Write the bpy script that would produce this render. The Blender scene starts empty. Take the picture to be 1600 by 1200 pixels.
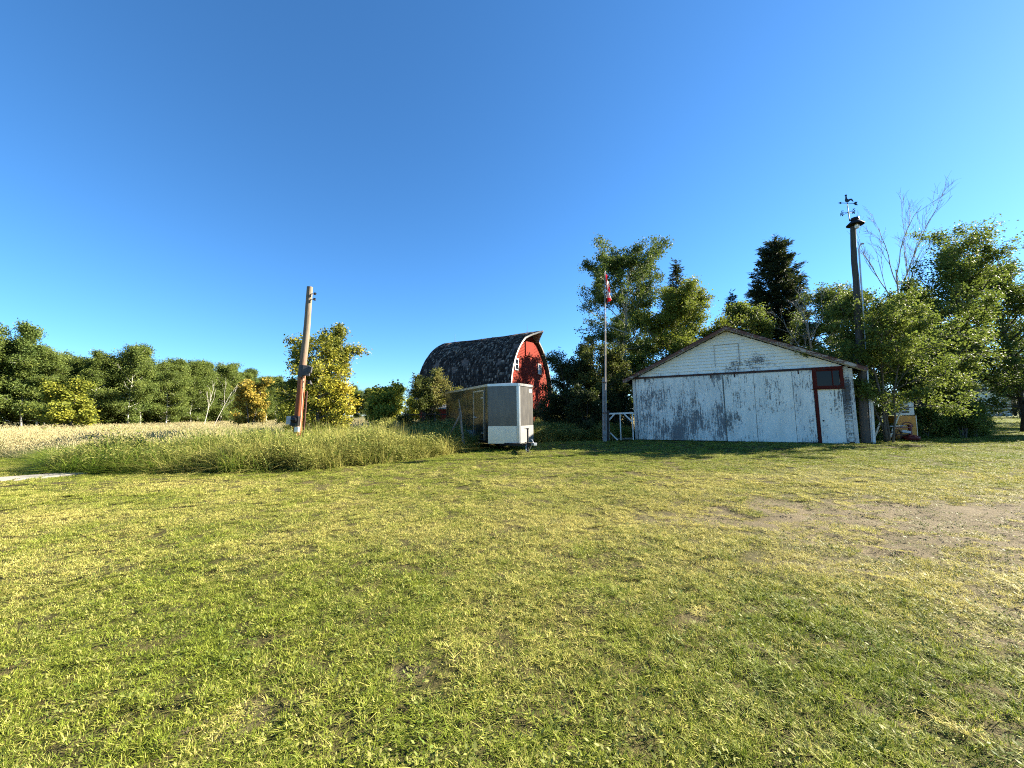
import bpy, math, random
import numpy as np
from mathutils import Vector, Matrix, Euler

# ------------------------------------------------------------------ camera, sky, sun, exposure
SC = bpy.context.scene
COL = SC.collection
R = math.radians
PITCH, ROLL, EYE = R(4.406), R(0.716), 1.5
cam = bpy.data.cameras.new('camera')
cam.sensor_fit = 'HORIZONTAL'
cam.sensor_width = 36.0
cam.lens = 36.0 * 610.0 / 1600.0
cam.clip_start = 0.05
cam.clip_end = 5000.0
camera = bpy.data.objects.new('camera', cam)
COL.objects.link(camera)
camera.matrix_world = (Matrix.Translation((0, 0, EYE)) @ Matrix.Rotation(R(90) + PITCH, 4, 'X') @ Matrix.Rotation(-ROLL, 4, 'Z'))
SC.camera = camera

SUN_AZ, SUN_EL = R(14.0), R(27.0)            # azimuth from +X towards +Y
SUN_DIR = Vector((math.cos(SUN_EL) * math.cos(SUN_AZ), math.cos(SUN_EL) * math.sin(SUN_AZ), math.sin(SUN_EL)))
world = bpy.data.worlds.new('World')
SC.world = world
world.use_nodes = True
wt = world.node_tree
wt.nodes.clear()
sky = wt.nodes.new('ShaderNodeTexSky')
sky.sky_type = 'NISHITA'
sky.sun_disc = False
sky.sun_elevation = SUN_EL
sky.sun_rotation = R(90) - SUN_AZ
sky.altitude = 500
sky.air_density = 0.88
sky.dust_density = 0.2
sky.ozone_density = 8.0
bg = wt.nodes.new('ShaderNodeBackground')
bg.inputs['Strength'].default_value = 0.051
wo = wt.nodes.new('ShaderNodeOutputWorld')
hs = wt.nodes.new('ShaderNodeHueSaturation')
hs.inputs['Hue'].default_value = 0.494
hs.inputs['Saturation'].default_value = 1.06
wt.links.new(sky.outputs[0], hs.inputs['Color'])
wt.links.new(hs.outputs[0], bg.inputs['Color'])
wt.links.new(bg.outputs[0], wo.inputs['Surface'])

sl = bpy.data.lights.new('sun', 'SUN')
sl.energy = 5.0
sl.angle = R(0.53)
sl.color = (1.0, 0.90, 0.74)
sun = bpy.data.objects.new('sun', sl)
COL.objects.link(sun)
sun.location = (40, 10, 30)
sun.rotation_euler = (-SUN_DIR).to_track_quat('-Z', 'Y').to_euler()

SC.view_settings.view_transform = 'Standard'
SC.view_settings.look = 'None'
SC.view_settings.gamma = 1.0
SC.view_settings.use_curve_mapping = False
SC.view_settings.exposure = 2.5
SC.render.engine = 'CYCLES'
SC.cycles.max_bounces = 7
SC.cycles.diffuse_bounces = 3
SC.cycles.transmission_bounces = 4
SC.cycles.transparent_max_bounces = 4
SC.cycles.use_denoising = False
SC.cycles.filter_width = 1.1

RNG = np.random.default_rng(7)
random.seed(7)

# ------------------------------------------------------------------ helpers: noise, meshes, tags
def _hash(ix, iy, seed):
    h = (ix.astype(np.int64) * 374761393 + iy.astype(np.int64) * 668265263 + seed * 1442695041) & 0xffffffff
    h = ((h ^ (h >> 13)) * 1274126177) & 0xffffffff
    return ((h ^ (h >> 16)) & 0xffff) / 65535.0

def vnoise(x, y, seed=0):
    x = np.asarray(x, float); y = np.asarray(y, float)
    ix, iy = np.floor(x), np.floor(y)
    fx, fy = x - ix, y - iy
    fx = fx * fx * (3 - 2 * fx); fy = fy * fy * (3 - 2 * fy)
    a = _hash(ix, iy, seed); b = _hash(ix + 1, iy, seed); c = _hash(ix, iy + 1, seed); d = _hash(ix + 1, iy + 1, seed)
    return (a + (b - a) * fx) * (1 - fy) + (c + (d - c) * fx) * fy

def fbm(x, y, seed=0, o=4):
    s, a, t = 0, 1.0, 0
    for k in range(o):
        s = s + a * vnoise(np.asarray(x) * 2 ** k, np.asarray(y) * 2 ** k, seed + k * 17); t += a; a *= .5
    return s / t

def sstep(e0, e1, x):
    t = np.clip((x - e0) / (e1 - e0), 0, 1)
    return t * t * (3 - 2 * t)

def tag(o, label=None, category=None, group=None, kind=None):
    if label: o['label'] = label
    if category: o['category'] = category
    if group: o['group'] = group
    if kind: o['kind'] = kind
    return o

def link(o, parent=None):
    COL.objects.link(o)
    if parent is not None: o.parent = parent
    return o

def empty(name, loc=(0, 0, 0), rz=0.0):
    o = bpy.data.objects.new(name, None)
    o.empty_display_size = .3
    link(o); o.location = loc; o.rotation_euler = (0, 0, rz)
    return o

class MB:
    """collects shapes; build() links them as ONE mesh object"""
    def __init__(s): s.v = []; s.f = []; s.m = []
    def add(s, vs, fs, mi=0):
        b = len(s.v)
        s.v += [tuple(p) for p in vs]; s.f += [tuple(i + b for i in f) for f in fs]; s.m += [mi] * len(fs)
        return s
    def box(s, c, d, rot=None, mi=0):
        x, y, z = [k / 2 for k in d]
        vs = [Vector((sx * x, sy * y, sz * z)) for sz in (-1, 1) for sy in (-1, 1) for sx in (-1, 1)]
        if rot is not None:
            M = Euler(rot).to_matrix(); vs = [M @ v for v in vs]
        vs = [v + Vector(c) for v in vs]
        return s.add(vs, [(0, 2, 3, 1), (4, 5, 7, 6), (0, 1, 5, 4), (2, 6, 7, 3), (0, 4, 6, 2), (1, 3, 7, 5)], mi)
    def bar(s, a, b, w, h=None, mi=0):
        """square bar from a to b"""
        h = h or w
        a, b = Vector(a), Vector(b); t = (b - a).normalized()
        u = t.cross(Vector((0, 0, 1)))
        if u.length < 1e-3: u = Vector((1, 0, 0))
        u.normalize(); n = u.cross(t)
        vs = [p + u * sx * w / 2 + n * sy * h / 2 for p in (a, b) for sx, sy in ((-1, -1), (1, -1), (1, 1), (-1, 1))]
        return s.add(vs, [(3, 2, 1, 0), (4, 5, 6, 7), (0, 1, 5, 4), (1, 2, 6, 5), (2, 3, 7, 6), (3, 0, 4, 7)], mi)
    def tube(s, pts, rad, seg=7, caps=True, mi=0):
        pts = [Vector(p) for p in pts]; n = len(pts)
        if not hasattr(rad, '__len__'): rad = [rad] * n
        vs, fs = [], []
        u = None
        for i, p in enumerate(pts):
            t = (pts[min(i + 1, n - 1)] - pts[max(i - 1, 0)])
            if t.length < 1e-6: t = Vector((0, 0, 1))
            t.normalize()
            if u is None:
                u = t.cross(Vector((.31, .87, .2)));
                if u.length < 1e-3: u = t.cross(Vector((1, 0, 0)))
            u = (u - t * u.dot(t)).normalized(); w = t.cross(u)
            for k in range(seg):
                a = 2 * math.pi * k / seg
                vs.append(p + (u * math.cos(a) + w * math.sin(a)) * rad[i])
        for i in range(n - 1):
            for k in range(seg):
                k2 = (k + 1) % seg
                fs.append((i * seg + k, i * seg + k2, (i + 1) * seg + k2, (i + 1) * seg + k))
        if caps:
            fs.append(tuple(range(seg - 1, -1, -1))); fs.append(tuple((n - 1) * seg + k for k in range(seg)))
        return s.add(vs, fs, mi)
    def lathe(s, prof, c=(0, 0, 0), seg=20, mi=0):
        vs, fs = [], []; n = len(prof)
        for r, z in prof:
            for k in range(seg):
                a = 2 * math.pi * k / seg
                vs.append((c[0] + r * math.cos(a), c[1] + r * math.sin(a), c[2] + z))
        for i in range(n - 1):
            for k in range(seg):
                k2 = (k + 1) % seg
                fs.append((i * seg + k, i * seg + k2, (i + 1) * seg + k2, (i + 1) * seg + k))
        return s.add(vs, fs, mi)
    def prism(s, poly, y0, y1, mi=0, ax='y'):
        """poly in (x,z), extruded from y0 to y1"""
        n = len(poly)
        if ax == 'y': vs = [(x, y0, z) for x, z in poly] + [(x, y1, z) for x, z in poly]
        elif ax == 'z': vs = [(x, z, y0) for x, z in poly] + [(x, z, y1) for x, z in poly]
        else: vs = [(y0, x, z) for x, z in poly] + [(y1, x, z) for x, z in poly]
        fs = [tuple(range(n)), tuple(range(2 * n - 1, n - 1, -1))]
        fs += [(i, n + i, n + (i + 1) % n, (i + 1) % n) for i in range(n)]
        return s.add(vs, fs, mi)
    def build(s, name, mat, parent=None, smooth=False, bevel=0, shear=None):
        me = bpy.data.meshes.new(name)
        vs = s.v
        if shear: vs = [(x + shear * z, y, z) for x, y, z in vs]
        me.from_pydata(vs, [], s.f)
        for m in (mat if isinstance(mat, (list, tuple)) else [mat]): me.materials.append(m)
        if any(s.m): me.polygons.foreach_set('material_index', s.m)
        import bmesh
        bm = bmesh.new(); bm.from_mesh(me); bmesh.ops.recalc_face_normals(bm, faces=bm.faces)
        if bevel: bmesh.ops.bevel(bm, geom=bm.edges[:], offset=bevel, segments=2, affect='EDGES', profile=.6, clamp_overlap=True)
        bm.to_mesh(me); bm.free()
        if smooth:
            me.polygons.foreach_set('use_smooth', [True] * len(me.polygons))
            try: me.set_sharp_from_angle(angle=R(40))
            except Exception: pass
        me.update()
        return link(bpy.data.objects.new(name, me), parent)

def np_mesh(name, V, F, attrs=None, mat=None, smooth=False):
    """V (n,3) array, F (m,k) int array"""
    me = bpy.data.meshes.new(name)
    n, (m, k) = len(V), F.shape
    me.vertices.add(n); me.loops.add(m * k); me.polygons.add(m)
    me.vertices.foreach_set('co', np.ascontiguousarray(V, dtype=np.float32).ravel())
    me.loops.foreach_set('vertex_index', np.ascontiguousarray(F, dtype=np.int32).ravel())
    me.polygons.foreach_set('loop_start', np.arange(0, m * k, k, dtype=np.int32))
    if smooth: me.polygons.foreach_set('use_smooth', np.ones(m, bool))
    me.update(calc_edges=True)
    for a, val in (attrs or {}).items():
        at = me.attributes.new(a, 'FLOAT', 'POINT'); at.data.foreach_set('value', np.ascontiguousarray(val, dtype=np.float32))
    if mat: me.materials.append(mat)
    return me

# ------------------------------------------------------------------ materials
class NT:
    def __init__(s, name):
        s.mat = bpy.data.materials.new(name); s.mat.use_nodes = True
        s.t = s.mat.node_tree; s.t.nodes.clear()
        s.out = s.n('ShaderNodeOutputMaterial')
    def n(s, ty, **kw):
        nd = s.t.nodes.new(ty)
        for k, v in kw.items(): setattr(nd, k, v)
        return nd
    def l(s, a, b): s.t.links.new(a, b)
    def val(s, sock, v):
        if hasattr(v, 'is_linked') or hasattr(v, 'links'): s.l(v, sock)
        else: sock.default_value = v
    def pos(s): return s.n('ShaderNodeNewGeometry').outputs['Position']
    def obj(s): return s.n('ShaderNodeTexCoord').outputs['Object']
    def map(s, vec, scale=(1, 1, 1), rot=(0, 0, 0), loc=(0, 0, 0)):
        m = s.n('ShaderNodeMapping'); s.l(vec, m.inputs[0])
        m.inputs['Scale'].default_value = scale; m.inputs['Rotation'].default_value = rot; m.inputs['Location'].default_value = loc
        return m.outputs[0]
    def noise(s, vec, scale, detail=4, rough=.55, dist=0):
        q = s.n('ShaderNodeTexNoise'); s.l(vec, q.inputs['Vector'])
        q.inputs['Scale'].default_value = scale; q.inputs['Detail'].default_value = detail
        q.inputs['Roughness'].default_value = rough; q.inputs['Distortion'].default_value = dist
        return q.outputs[0]
    def voro(s, vec, scale, feature='F1', out='Distance'):
        q = s.n('ShaderNodeTexVoronoi', feature=feature); s.l(vec, q.inputs['Vector']); q.inputs['Scale'].default_value = scale
        return q.outputs[out]
    def ramp(s, fac, stops, interp='LINEAR'):
        r = s.n('ShaderNodeValToRGB'); r.color_ramp.interpolation = interp
        e = r.color_ramp.elements
        while len(e) < len(stops): e.new(.5)
        for k, (p, c) in enumerate(stops):
            e[k].position = p
            e[k].color = (c, c, c, 1) if not hasattr(c, '__len__') else (*c, 1)
        s.val(r.inputs[0], fac)
        return r.outputs[0]
    def math(s, op, a, b=0.0, clamp=False):
        m = s.n('ShaderNodeMath', operation=op); m.use_clamp = clamp
        s.val(m.inputs[0], a); s.val(m.inputs[1], b)
        return m.outputs[0]
    def mix(s, fac, a, b, mode='MIX'):
        m = s.n('ShaderNodeMix', data_type='RGBA', blend_type=mode)
        s.val(m.inputs[0], fac)
        for i, c in ((6, a), (7, b)):
            if hasattr(c, 'links'): s.l(c, m.inputs[i])
            else: m.inputs[i].default_value = (*c, 1)
        return m.outputs[2]
    def attr(s, name, ty='GEOMETRY'):
        a = s.n('ShaderNodeAttribute', attribute_name=name, attribute_type=ty)
        return a.outputs['Fac']
    def bump(s, h, strength=.5, dist=.02):
        b = s.n('ShaderNodeBump'); s.l(h, b.inputs['Height'])
        b.inputs['Strength'].default_value = strength; b.inputs['Distance'].default_value = dist
        return b.outputs[0]
    def pbr(s, color, rough=.7, metal=0.0, normal=None, spec=.5, coat=0.0):
        p = s.n('ShaderNodeBsdfPrincipled')
        if hasattr(color, 'links'): s.l(color, p.inputs['Base Color'])
        else: p.inputs['Base Color'].default_value = (*color, 1)
        s.val(p.inputs['Roughness'], rough); s.val(p.inputs['Metallic'], metal)
        p.inputs['Specular IOR Level'].default_value = spec
        p.inputs['Coat Weight'].default_value = coat; p.inputs['Coat Roughness'].default_value = .08
        if normal is not None: s.l(normal, p.inputs['Normal'])
        s.l(p.outputs[0], s.out.inputs[0])
        return p

def m_plain(name, c, rough=.7, metal=0.0, var=.25, scale=6.0, bump=.15, spec=.4, coat=0):
    t = NT(name); v = t.obj()
    n1 = t.noise(v, scale, 5); n2 = t.noise(v, scale * 9, 3)
    col = t.mix(t.ramp(n1, [(.3, 0.0), (.7, 1.0)]), tuple(k * (1 - var) for k in c), tuple(min(1, k * (1 + var)) for k in c))
    t.pbr(col, rough, metal, t.bump(n2, bump, .01), spec, coat)
    return t.mat

def m_leaf(name, stops, trans=.26, rough=.5):
    """leaf colour from the per-leaf tint"""
    t = NT(name)
    col = t.ramp(t.attr('tint'), stops)
    p = t.pbr(col, .62, 0, None, .14)
    tr = t.n('ShaderNodeBsdfTranslucent')
    t.l(t.mix(.30, col, (.20, .27, .03), 'MIX'), tr.inputs[0])
    mx = t.n('ShaderNodeMixShader'); mx.inputs[0].default_value = trans
    t.l(p.outputs[0], mx.inputs[1]); t.l(tr.outputs[0], mx.inputs[2]); t.l(mx.outputs[0], t.out.inputs[0])
    return t.mat

def m_bark(name, c1, c2, scale=3.0, sz=.25, marks=None):
    t = NT(name); v = t.obj()
    q = t.map(v, (scale * 4, scale * 4, scale * sz * 4))
    n = t.noise(q, 1.5, 6, .65)
    col = t.mix(t.ramp(n, [(.3, 0.0), (.7, 1.0)]), c1, c2)
    if marks:
        m = t.noise(t.map(v, (3, 3, 14)), 1.0, 4, .6)
        col = t.mix(t.ramp(m, [(.58, 0.0), (.64, 1.0)]), col, marks)
    t.pbr(col, .85, 0, t.bump(n, .6, .02), .2)
    return t.mat

def m_paint(name, paint, wood, wood2, amount=.5, grain=(9, 9, .9), rough=.75, dirt=None, spot=None, soft=.06):
    """old paint flaking off bare boards; amount = share of bare wood"""
    t = NT(name); v = t.obj()
    g = t.map(v, grain)
    fine = t.noise(g, 2.2, 8, .72)
    big = t.noise(t.map(v, (.55, .55, .4)), 1.3, 4, .6)
    flake = t.noise(t.map(v, (1, 1, .6)), 17, 6, .8)
    f = t.math('ADD', t.math('MULTIPLY', fine, .50), t.math('ADD', t.math('MULTIPLY', big, .52), t.math('MULTIPLY', flake, .43)))
    lo = .90 - amount * .36
    if spot:      # a worn area: x, z, radius x, radius z, gain
        q = t.map(v, (1 / spot[2], 0, 1 / spot[3]), loc=(-spot[0] / spot[2], 0, -spot[1] / spot[3]))
        ln = t.n('ShaderNodeVectorMath', operation='LENGTH'); t.l(q, ln.inputs[0])
        f = t.math('ADD', f, t.math('MULTIPLY', t.ramp(ln.outputs['Value'], [(.2, 1.0), (1, 0.0)]), spot[4]))
    bare = t.ramp(f, [(lo, 0.0), (lo + soft, 1.0)])
    wc = t.mix(t.noise(t.map(v, (30, 30, 1.6)), 1.0, 5, .6), wood, wood2)
    pv = t.mix(t.noise(v, 1.7, 5, .6), tuple(k * .78 for k in paint), paint)
    if dirt: pv = t.mix(t.ramp(t.noise(t.map(v, (2.5, 2.5, .5)), 1.1, 5, .6), [(.45, 0.0), (.75, .6)]), pv, dirt)
    col = t.mix(bare, pv, wc)
    h = t.math('SUBTRACT', t.math('MULTIPLY', fine, .3), bare)
    t.pbr(col, rough, 0, t.bump(h, .5, .008), .12)
    return t.mat

def m_pole(name, upper, lower, zsplit):
    t = NT(name); v = t.obj()
    g = t.noise(t.map(v, (22, 22, .9)), 1.3, 7, .7)
    z = t.n('ShaderNodeSeparateXYZ'); t.l(v, z.inputs[0])
    k = t.math('ADD', z.outputs[2], t.math('MULTIPLY', t.noise(t.map(v, (5, 5, 1)), 1.0, 4), .6))
    f = t.ramp(t.math('DIVIDE', k, zsplit * 2), [(.42, 0.0), (.68, 1.0)])
    a = t.mix(g, tuple(x * .45 for x in lower), tuple(x * 1.35 for x in lower))
    b = t.mix(g, tuple(x * .45 for x in upper), tuple(x * 1.3 for x in upper))
    col = t.mix(f, a, b)
    crack = t.ramp(t.noise(t.map(v, (34, 34, .5)), 1.0, 3, .6), [(.60, 1.0), (.64, .25)])
    col = t.mix(1.0, col, crack, 'MULTIPLY')
    t.pbr(col, .85, 0, t.bump(g, .7, .012), .2)
    return t.mat

GREEN = [(0, (.022, .040, .010)), (.45, (.050, .085, .018)), (.8, (.10, .14, .028)), (1, (.19, .20, .045))]
M = {}
M['aspen_leaf'] = m_leaf('aspen_leaf', [(0, (.032, .054, .014)), (.45, (.070, .106, .024)), (.8, (.13, .165, .038)), (1, (.24, .245, .07))])
M['wood_leaf'] = m_leaf('wood_leaf', [(0, (.055, .080, .018)), (.5, (.100, .135, .030)), (.85, (.17, .20, .044)), (1, (.27, .27, .07))], .36)
M['birch_leaf'] = m_leaf('birch_leaf', [(0, (.050, .078, .015)), (.4, (.088, .122, .025)), (.8, (.16, .185, .042)), (1, (.29, .285, .08))], .36)
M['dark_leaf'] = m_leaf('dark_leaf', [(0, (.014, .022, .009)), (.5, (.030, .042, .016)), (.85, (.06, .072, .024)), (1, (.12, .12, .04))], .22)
M['yellow_leaf'] = m_leaf('yellow_leaf', [(0, (.030, .048, .012)), (.3, (.085, .10, .018)), (.5, (.22, .21, .022)), (.8, (.40, .34, .035)), (1, (.48, .33, .05))])
M['gold_leaf'] = m_leaf('gold_leaf', [(0, (.08, .085, .018)), (.4, (.24, .19, .03)), (.8, (.42, .29, .05)), (1, (.50, .26, .06))])
M['lime_leaf'] = m_leaf('lime_leaf', [(0, (.07, .092, .016)), (.4, (.16, .18, .025)), (.8, (.29, .28, .035)), (1, (.44, .36, .05))], .34)
M['rusty_leaf'] = m_leaf('rusty_leaf', [(0, (.03, .045, .014)), (.5, (.075, .085, .02)), (.75, (.16, .15, .035)), (1, (.16, .085, .05))])
M['needle'] = m_leaf('needle', [(0, (.008, .014, .007)), (.6, (.022, .033, .014)), (1, (.060, .070, .030))], .1, .6)
M['bark_grey'] = m_bark('bark_grey', (.045, .038, .030), (.15, .135, .11))
M['bark_dark'] = m_bark('bark_dark', (.018, .015, .012), (.06, .052, .044))
M['bark_aspen'] = m_bark('bark_aspen', (.28, .27, .22), (.52, .50, .42), 2.0, .6, (.04, .035, .03))
M['bark_birch'] = m_bark('bark_birch', (.45, .41, .33), (.72, .68, .58), 2.0, .6, (.06, .05, .04))
M['bark_dead'] = m_bark('bark_dead', (.16, .15, .13), (.34, .32, .28))

M['shed_door'] = m_paint('shed_door', (.83, .81, .71), (.11, .112, .11), (.24, .235, .22), .52, dirt=(.40, .42, .38))
M['shed_door_clean'] = m_paint('shed_door_clean', (.85, .83, .72), (.10, .10, .09), (.22, .21, .19), .38, dirt=(.52, .52, .45))
M['shed_siding'] = m_paint('shed_siding', (.86, .84, .73), (.07, .07, .065), (.17, .16, .15), .13, grain=(1.2, 9, 9), spot=(5.5, 3.8, 1.7, .85, .15))
M['shed_worn'] = m_paint('shed_worn', (.66, .66, .60), (.045, .045, .042), (.15, .14, .13), .60, grain=(1.2, 9, 14))
M['shed_trim'] = m_paint('shed_trim', (.62, .60, .54), (.08, .07, .06), (.2, .18, .16), .45)
M['fascia'] = m_paint('fascia', (.42, .37, .31), (.05, .042, .037), (.20, .08, .055), .7, grain=(1.5, 6, 6))
M['red_trim'] = m_paint('red_trim', (.085, .012, .008), (.03, .014, .010), (.10, .06, .05), .35)
M['barn_red'] = m_paint('barn_red', (.185, .022, .012), (.08, .018, .011), (.17, .045, .025), .42, grain=(1.0, 8, 10), rough=.9)
M['white_trim'] = m_paint('white_trim', (.74, .72, .66), (.14, .13, .12), (.3, .28, .25), .3)
M['old_wood'] = m_plain('old_wood', (.17, .15, .125), .9, 0, .45, 8)
M['dark_wood'] = m_plain('dark_wood', (.045, .036, .03), .9, 0, .4, 8)
M['soffit'] = m_plain('soffit', (.11, .08, .065), .9, 0, .4, 5)
M['rust'] = m_plain('rust', (.055, .022, .014), .75, .2, .5, 12)
M['black_steel'] = m_plain('black_steel', (.012, .012, .013), .5, .3, .3, 10)
M['dark_hole'] = m_plain('dark_hole', (.012, .010, .009), .9, 0, .2, 10)
M['galv'] = m_plain('galv', (.42, .43, .44), .42, .75, .15, 20)
M['grey_box'] = m_plain('grey_box', (.36, .37, .38), .55, .2, .2, 20)
M['white_enamel'] = m_plain('white_enamel', (.66, .65, .58), .4, 0, .18, 6)
M['orange_enamel'] = m_plain('orange_enamel', (.62, .25, .022), .38, 0, .22, 5)
M['dark_red'] = m_plain('dark_red', (.12, .010, .009), .5, 0, .35, 9)
M['rubber'] = m_plain('rubber', (.018, .018, .018), .85, 0, .3, 12)
M['grey_barn_wood'] = m_plain('grey_barn_wood', (.26, .25, .23), .9, 0, .3, 6)

def m_metal(name, c, rough, metal, streak=.1, coat=0.0):
    t = NT(name); v = t.obj()
    n = t.noise(t.map(v, (3, 3, 1.2)), 1.2, 5, .6)
    fine = t.noise(v, 60, 2)
    dust = t.ramp(t.noise(t.map(v, (6, 6, 2)), 1.0, 6, .65), [(.45, 0.0), (.8, .35)])
    col = t.mix(n, tuple(k * (1 - streak) for k in c), tuple(min(1, k * (1 + streak)) for k in c))
    col = t.mix(dust, col, (.20, .18, .14))
    t.pbr(col, t.math('ADD', rough, t.math('MULTIPLY', t.math('SUBTRACT', n, .5), .25)), metal, t.bump(n, .06, .05), .5, coat)
    return t.mat
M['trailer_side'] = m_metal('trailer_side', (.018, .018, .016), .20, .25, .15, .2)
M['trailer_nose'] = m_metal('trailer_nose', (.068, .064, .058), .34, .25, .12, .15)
M['aluminium'] = m_metal('aluminium', (.46, .455, .44), .32, .9, .06)
M['fender'] = m_metal('fender', (.22, .28, .36), .4, .5, .1)  # bluish tint puts the sky's reflection into the aluminium colour
def m_tread():
    t = NT('tread_plate'); v = t.obj()
    w = t.voro(t.map(v, (22, 22, 22)), 1.0)
    n = t.noise(v, 3, 5)
    col = t.mix(n, (.40, .39, .36), (.56, .55, .52))
    t.pbr(col, .38, .85, t.bump(w, .12, .004), .5)
    return t.mat
M['tread_plate'] = m_tread()
def m_roof():
    t = NT('shingle'); v = t.pos()
    vr = t.voro(t.map(v, (3.3, 3.3, 5)), 1.0, out='Color')
    n = t.noise(v, 1.2, 6, .7)
    f = t.math('ADD', t.math('MULTIPLY', t.attr('tint'), .72), t.math('MULTIPLY', n, .32))
    col = t.ramp(f, [(.2, (.012, .012, .013)), (.5, (.040, .039, .040)), (.70, (.12, .113, .105)), (.88, (.34, .31, .27))])
    t.pbr(col, .95, 0, t.bump(t.noise(v, 16, 4), .6, .02), .04)
    return t.mat
M['shingle'] = m_roof()
def m_glass(name, c=(.006, .006, .007)):
    t = NT(name); t.pbr(c, .12, 0, t.bump(t.noise(t.obj(), 3, 2), .05, .02), .2)
    return t.mat
M['pane'] = m_glass('pane')
def m_bulb():
    t = NT('bulb'); p = t.pbr((.85, .84, .80), .12, 0, None, .5); p.inputs['Transmission Weight'].default_value = .35
    return t.mat
M['bulb'] = m_bulb()
def m_concrete():
    t = NT('concrete'); v = t.pos()
    n = t.noise(v, 2.0, 6, .6); g = t.noise(v, 45, 3)
    t.pbr(t.mix(n, (.20, .185, .155), (.34, .32, .27)), .9, 0, t.bump(g, .4, .01), .2)
    return t.mat
M['concrete'] = m_concrete()

def m_ground():
    t = NT('ground'); v = t.pos()
    big = t.noise(v, .35, 5, .6); mid = t.noise(v, 2.2, 6, .65); fine = t.noise(v, 26, 5, .7); tiny = t.noise(v, 90, 3, .7)
    green = t.mix(mid, (.014, .020, .005), (.050, .055, .013))  # lawn floor coloured darker to deepen the shade between blades
    thatch = t.mix(fine, (.035, .027, .012), (.16, .125, .055))
    lawn = t.mix(t.ramp(t.math('ADD', t.math('MULTIPLY', fine, .6), t.math('MULTIPLY', big, .5)), [(.40, 0.0), (.72, 1.0)]), green, thatch)
    soil = t.mix(tiny, (.045, .036, .022), (.17, .14, .085))
    soil = t.mix(t.ramp(fine, [(.45, 0.0), (.7, .6)]), soil, (.22, .175, .10))
    col = t.mix(t.attr('dirt'), lawn, soil)
    field = t.mix(fine, (.07, .066, .025), (.17, .155, .065))
    col = t.mix(t.attr('field'), col, field)
    col = t.mix(t.attr('far'), col, t.mix(fine, (.075, .10, .018), (.14, .16, .03)))
    h = t.math('ADD', t.math('MULTIPLY', fine, .7), t.math('MULTIPLY', tiny, .4))
    t.pbr(col, .95, 0, t.bump(h, .9, .03), .1)
    return t.mat
M['ground'] = m_ground()

def m_grass(name, green, lush, dry, trans=.3):
    """blade colour: per-blade tint, patch values carried by each tuft"""
    t = NT(name); v = t.pos()
    tint = t.attr('tint')
    n = t.noise(v, .55, 5, .6); n2 = t.noise(v, 3.2, 4, .6)
    d = t.attr('dry', 'INSTANCER')
    g = t.mix(t.ramp(n2, [(.38, 0.0), (.66, 1.0)]), green, lush)
    f = t.math('ADD', t.math('MULTIPLY', d, .95), t.math('ADD', t.math('MULTIPLY', tint, .58), t.math('MULTIPLY', n, .6)))
    col = t.mix(t.ramp(f, [(.62, 0.0), (1.15 / 1.3, 1.0)]), g, dry)
    col = t.mix(t.math('MULTIPLY', t.ramp(tint, [(0, .80), (.8, 0.0)]), 1.0), col, tuple(k * .45 for k in green))  # random darkened blades stand in for shadow gaps in the turf
    p = t.pbr(col, .6, 0, None, .14)
    tr = t.n('ShaderNodeBsdfTranslucent'); t.l(col, tr.inputs[0])
    mx = t.n('ShaderNodeMixShader'); mx.inputs[0].default_value = trans
    t.l(p.outputs[0], mx.inputs[1]); t.l(tr.outputs[0], mx.inputs[2]); t.l(mx.outputs[0], t.out.inputs[0])
    return t.mat
M['lawn_blade'] = m_grass('lawn_blade', (.150, .200, .022), (.255, .305, .032), (.54, .475, .145))
M['tall_green'] = m_grass('tall_green', (.11, .20, .018), (.23, .30, .032), (.42, .38, .11), .42)
M['tall_dry'] = m_grass('tall_dry', (.27, .25, .098), (.36, .325, .152), (.46, .405, .215), .3)
M['weed_leaf'] = m_grass('weed_leaf', (.060, .115, .017), (.12, .175, .027), (.22, .22, .06), .3)

M['bank_leaf'] = m_grass('bank_leaf', (.085, .150, .020), (.175, .235, .034), (.32, .31, .085), .38)

# ------------------------------------------------------------------ ground
EDGE = np.array([(-60, 24), (-26, 17.8), (-18.7, 15.75), (-15.2, 13.2), (-13.2, 11.3), (-11.6, 10.9), (-7.6, 10.7), (-5.76, 11.15), (-3.75, 12.9), (-2.2, 15.5), (-1.55, 16.6),
                 (-1.2, 20.5), (-1.0, 21.5), (2.0, 20.9), (6.4, 21.3), (6.8, 29), (16, 24), (24, 23.5), (27, 26), (29, 60), (60, 64), (140, 75)], float)
def edge_y(x): return np.interp(x, EDGE[:, 0], EDGE[:, 1])
def rough_dist(x, y):
    """metres beyond the mown edge (negative on the lawn)"""
    return np.asarray(y) - edge_y(x) - (fbm(np.asarray(x) * .9, np.asarray(y) * .9, 5) - .5) * .5

DIRT = [(6.6, 5.5, 4.2, 1.5, -.06, 1.0), (2.9, 5.6, 1.6, .45, 0, .75), (4.4, 4.9, 1.9, .8, -.2, .62), (3.4, 3.9, 1.0, .45, -.4, .55), (4.1, 3.15, .9, .42, -.2, .6), (5.6, 4.6, 1.5, .7, -.1, .85), (4.2, 4.35, 1.15, .42, -.5, .95), (9.5, 5.6, 2.8, 1.5, 0, .85), (5.3, 4.0, 1.3, .6, .1, .75), (2.7, 5.72, .95, .20, -.1, .7), (4.2, 5.75, 1.3, .33, 0, .75),
        (-.64, 2.40, .16, .08, .2, .75), (-1.42, 2.04, .22, .10, .3, .95), (-1.72, 2.9, .14, .05, 0, .5), (1.40, 3.0, .22, .06, .2, .45), (2.05, 2.05, .35, .10, -.3, .6), (3.3, 2.7, .5, .16, -.3, .6), (1.62, 2.65, .22, .07, -.5, .6), (2.5, 3.2, .35, .09, -.4, .5)]
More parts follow.
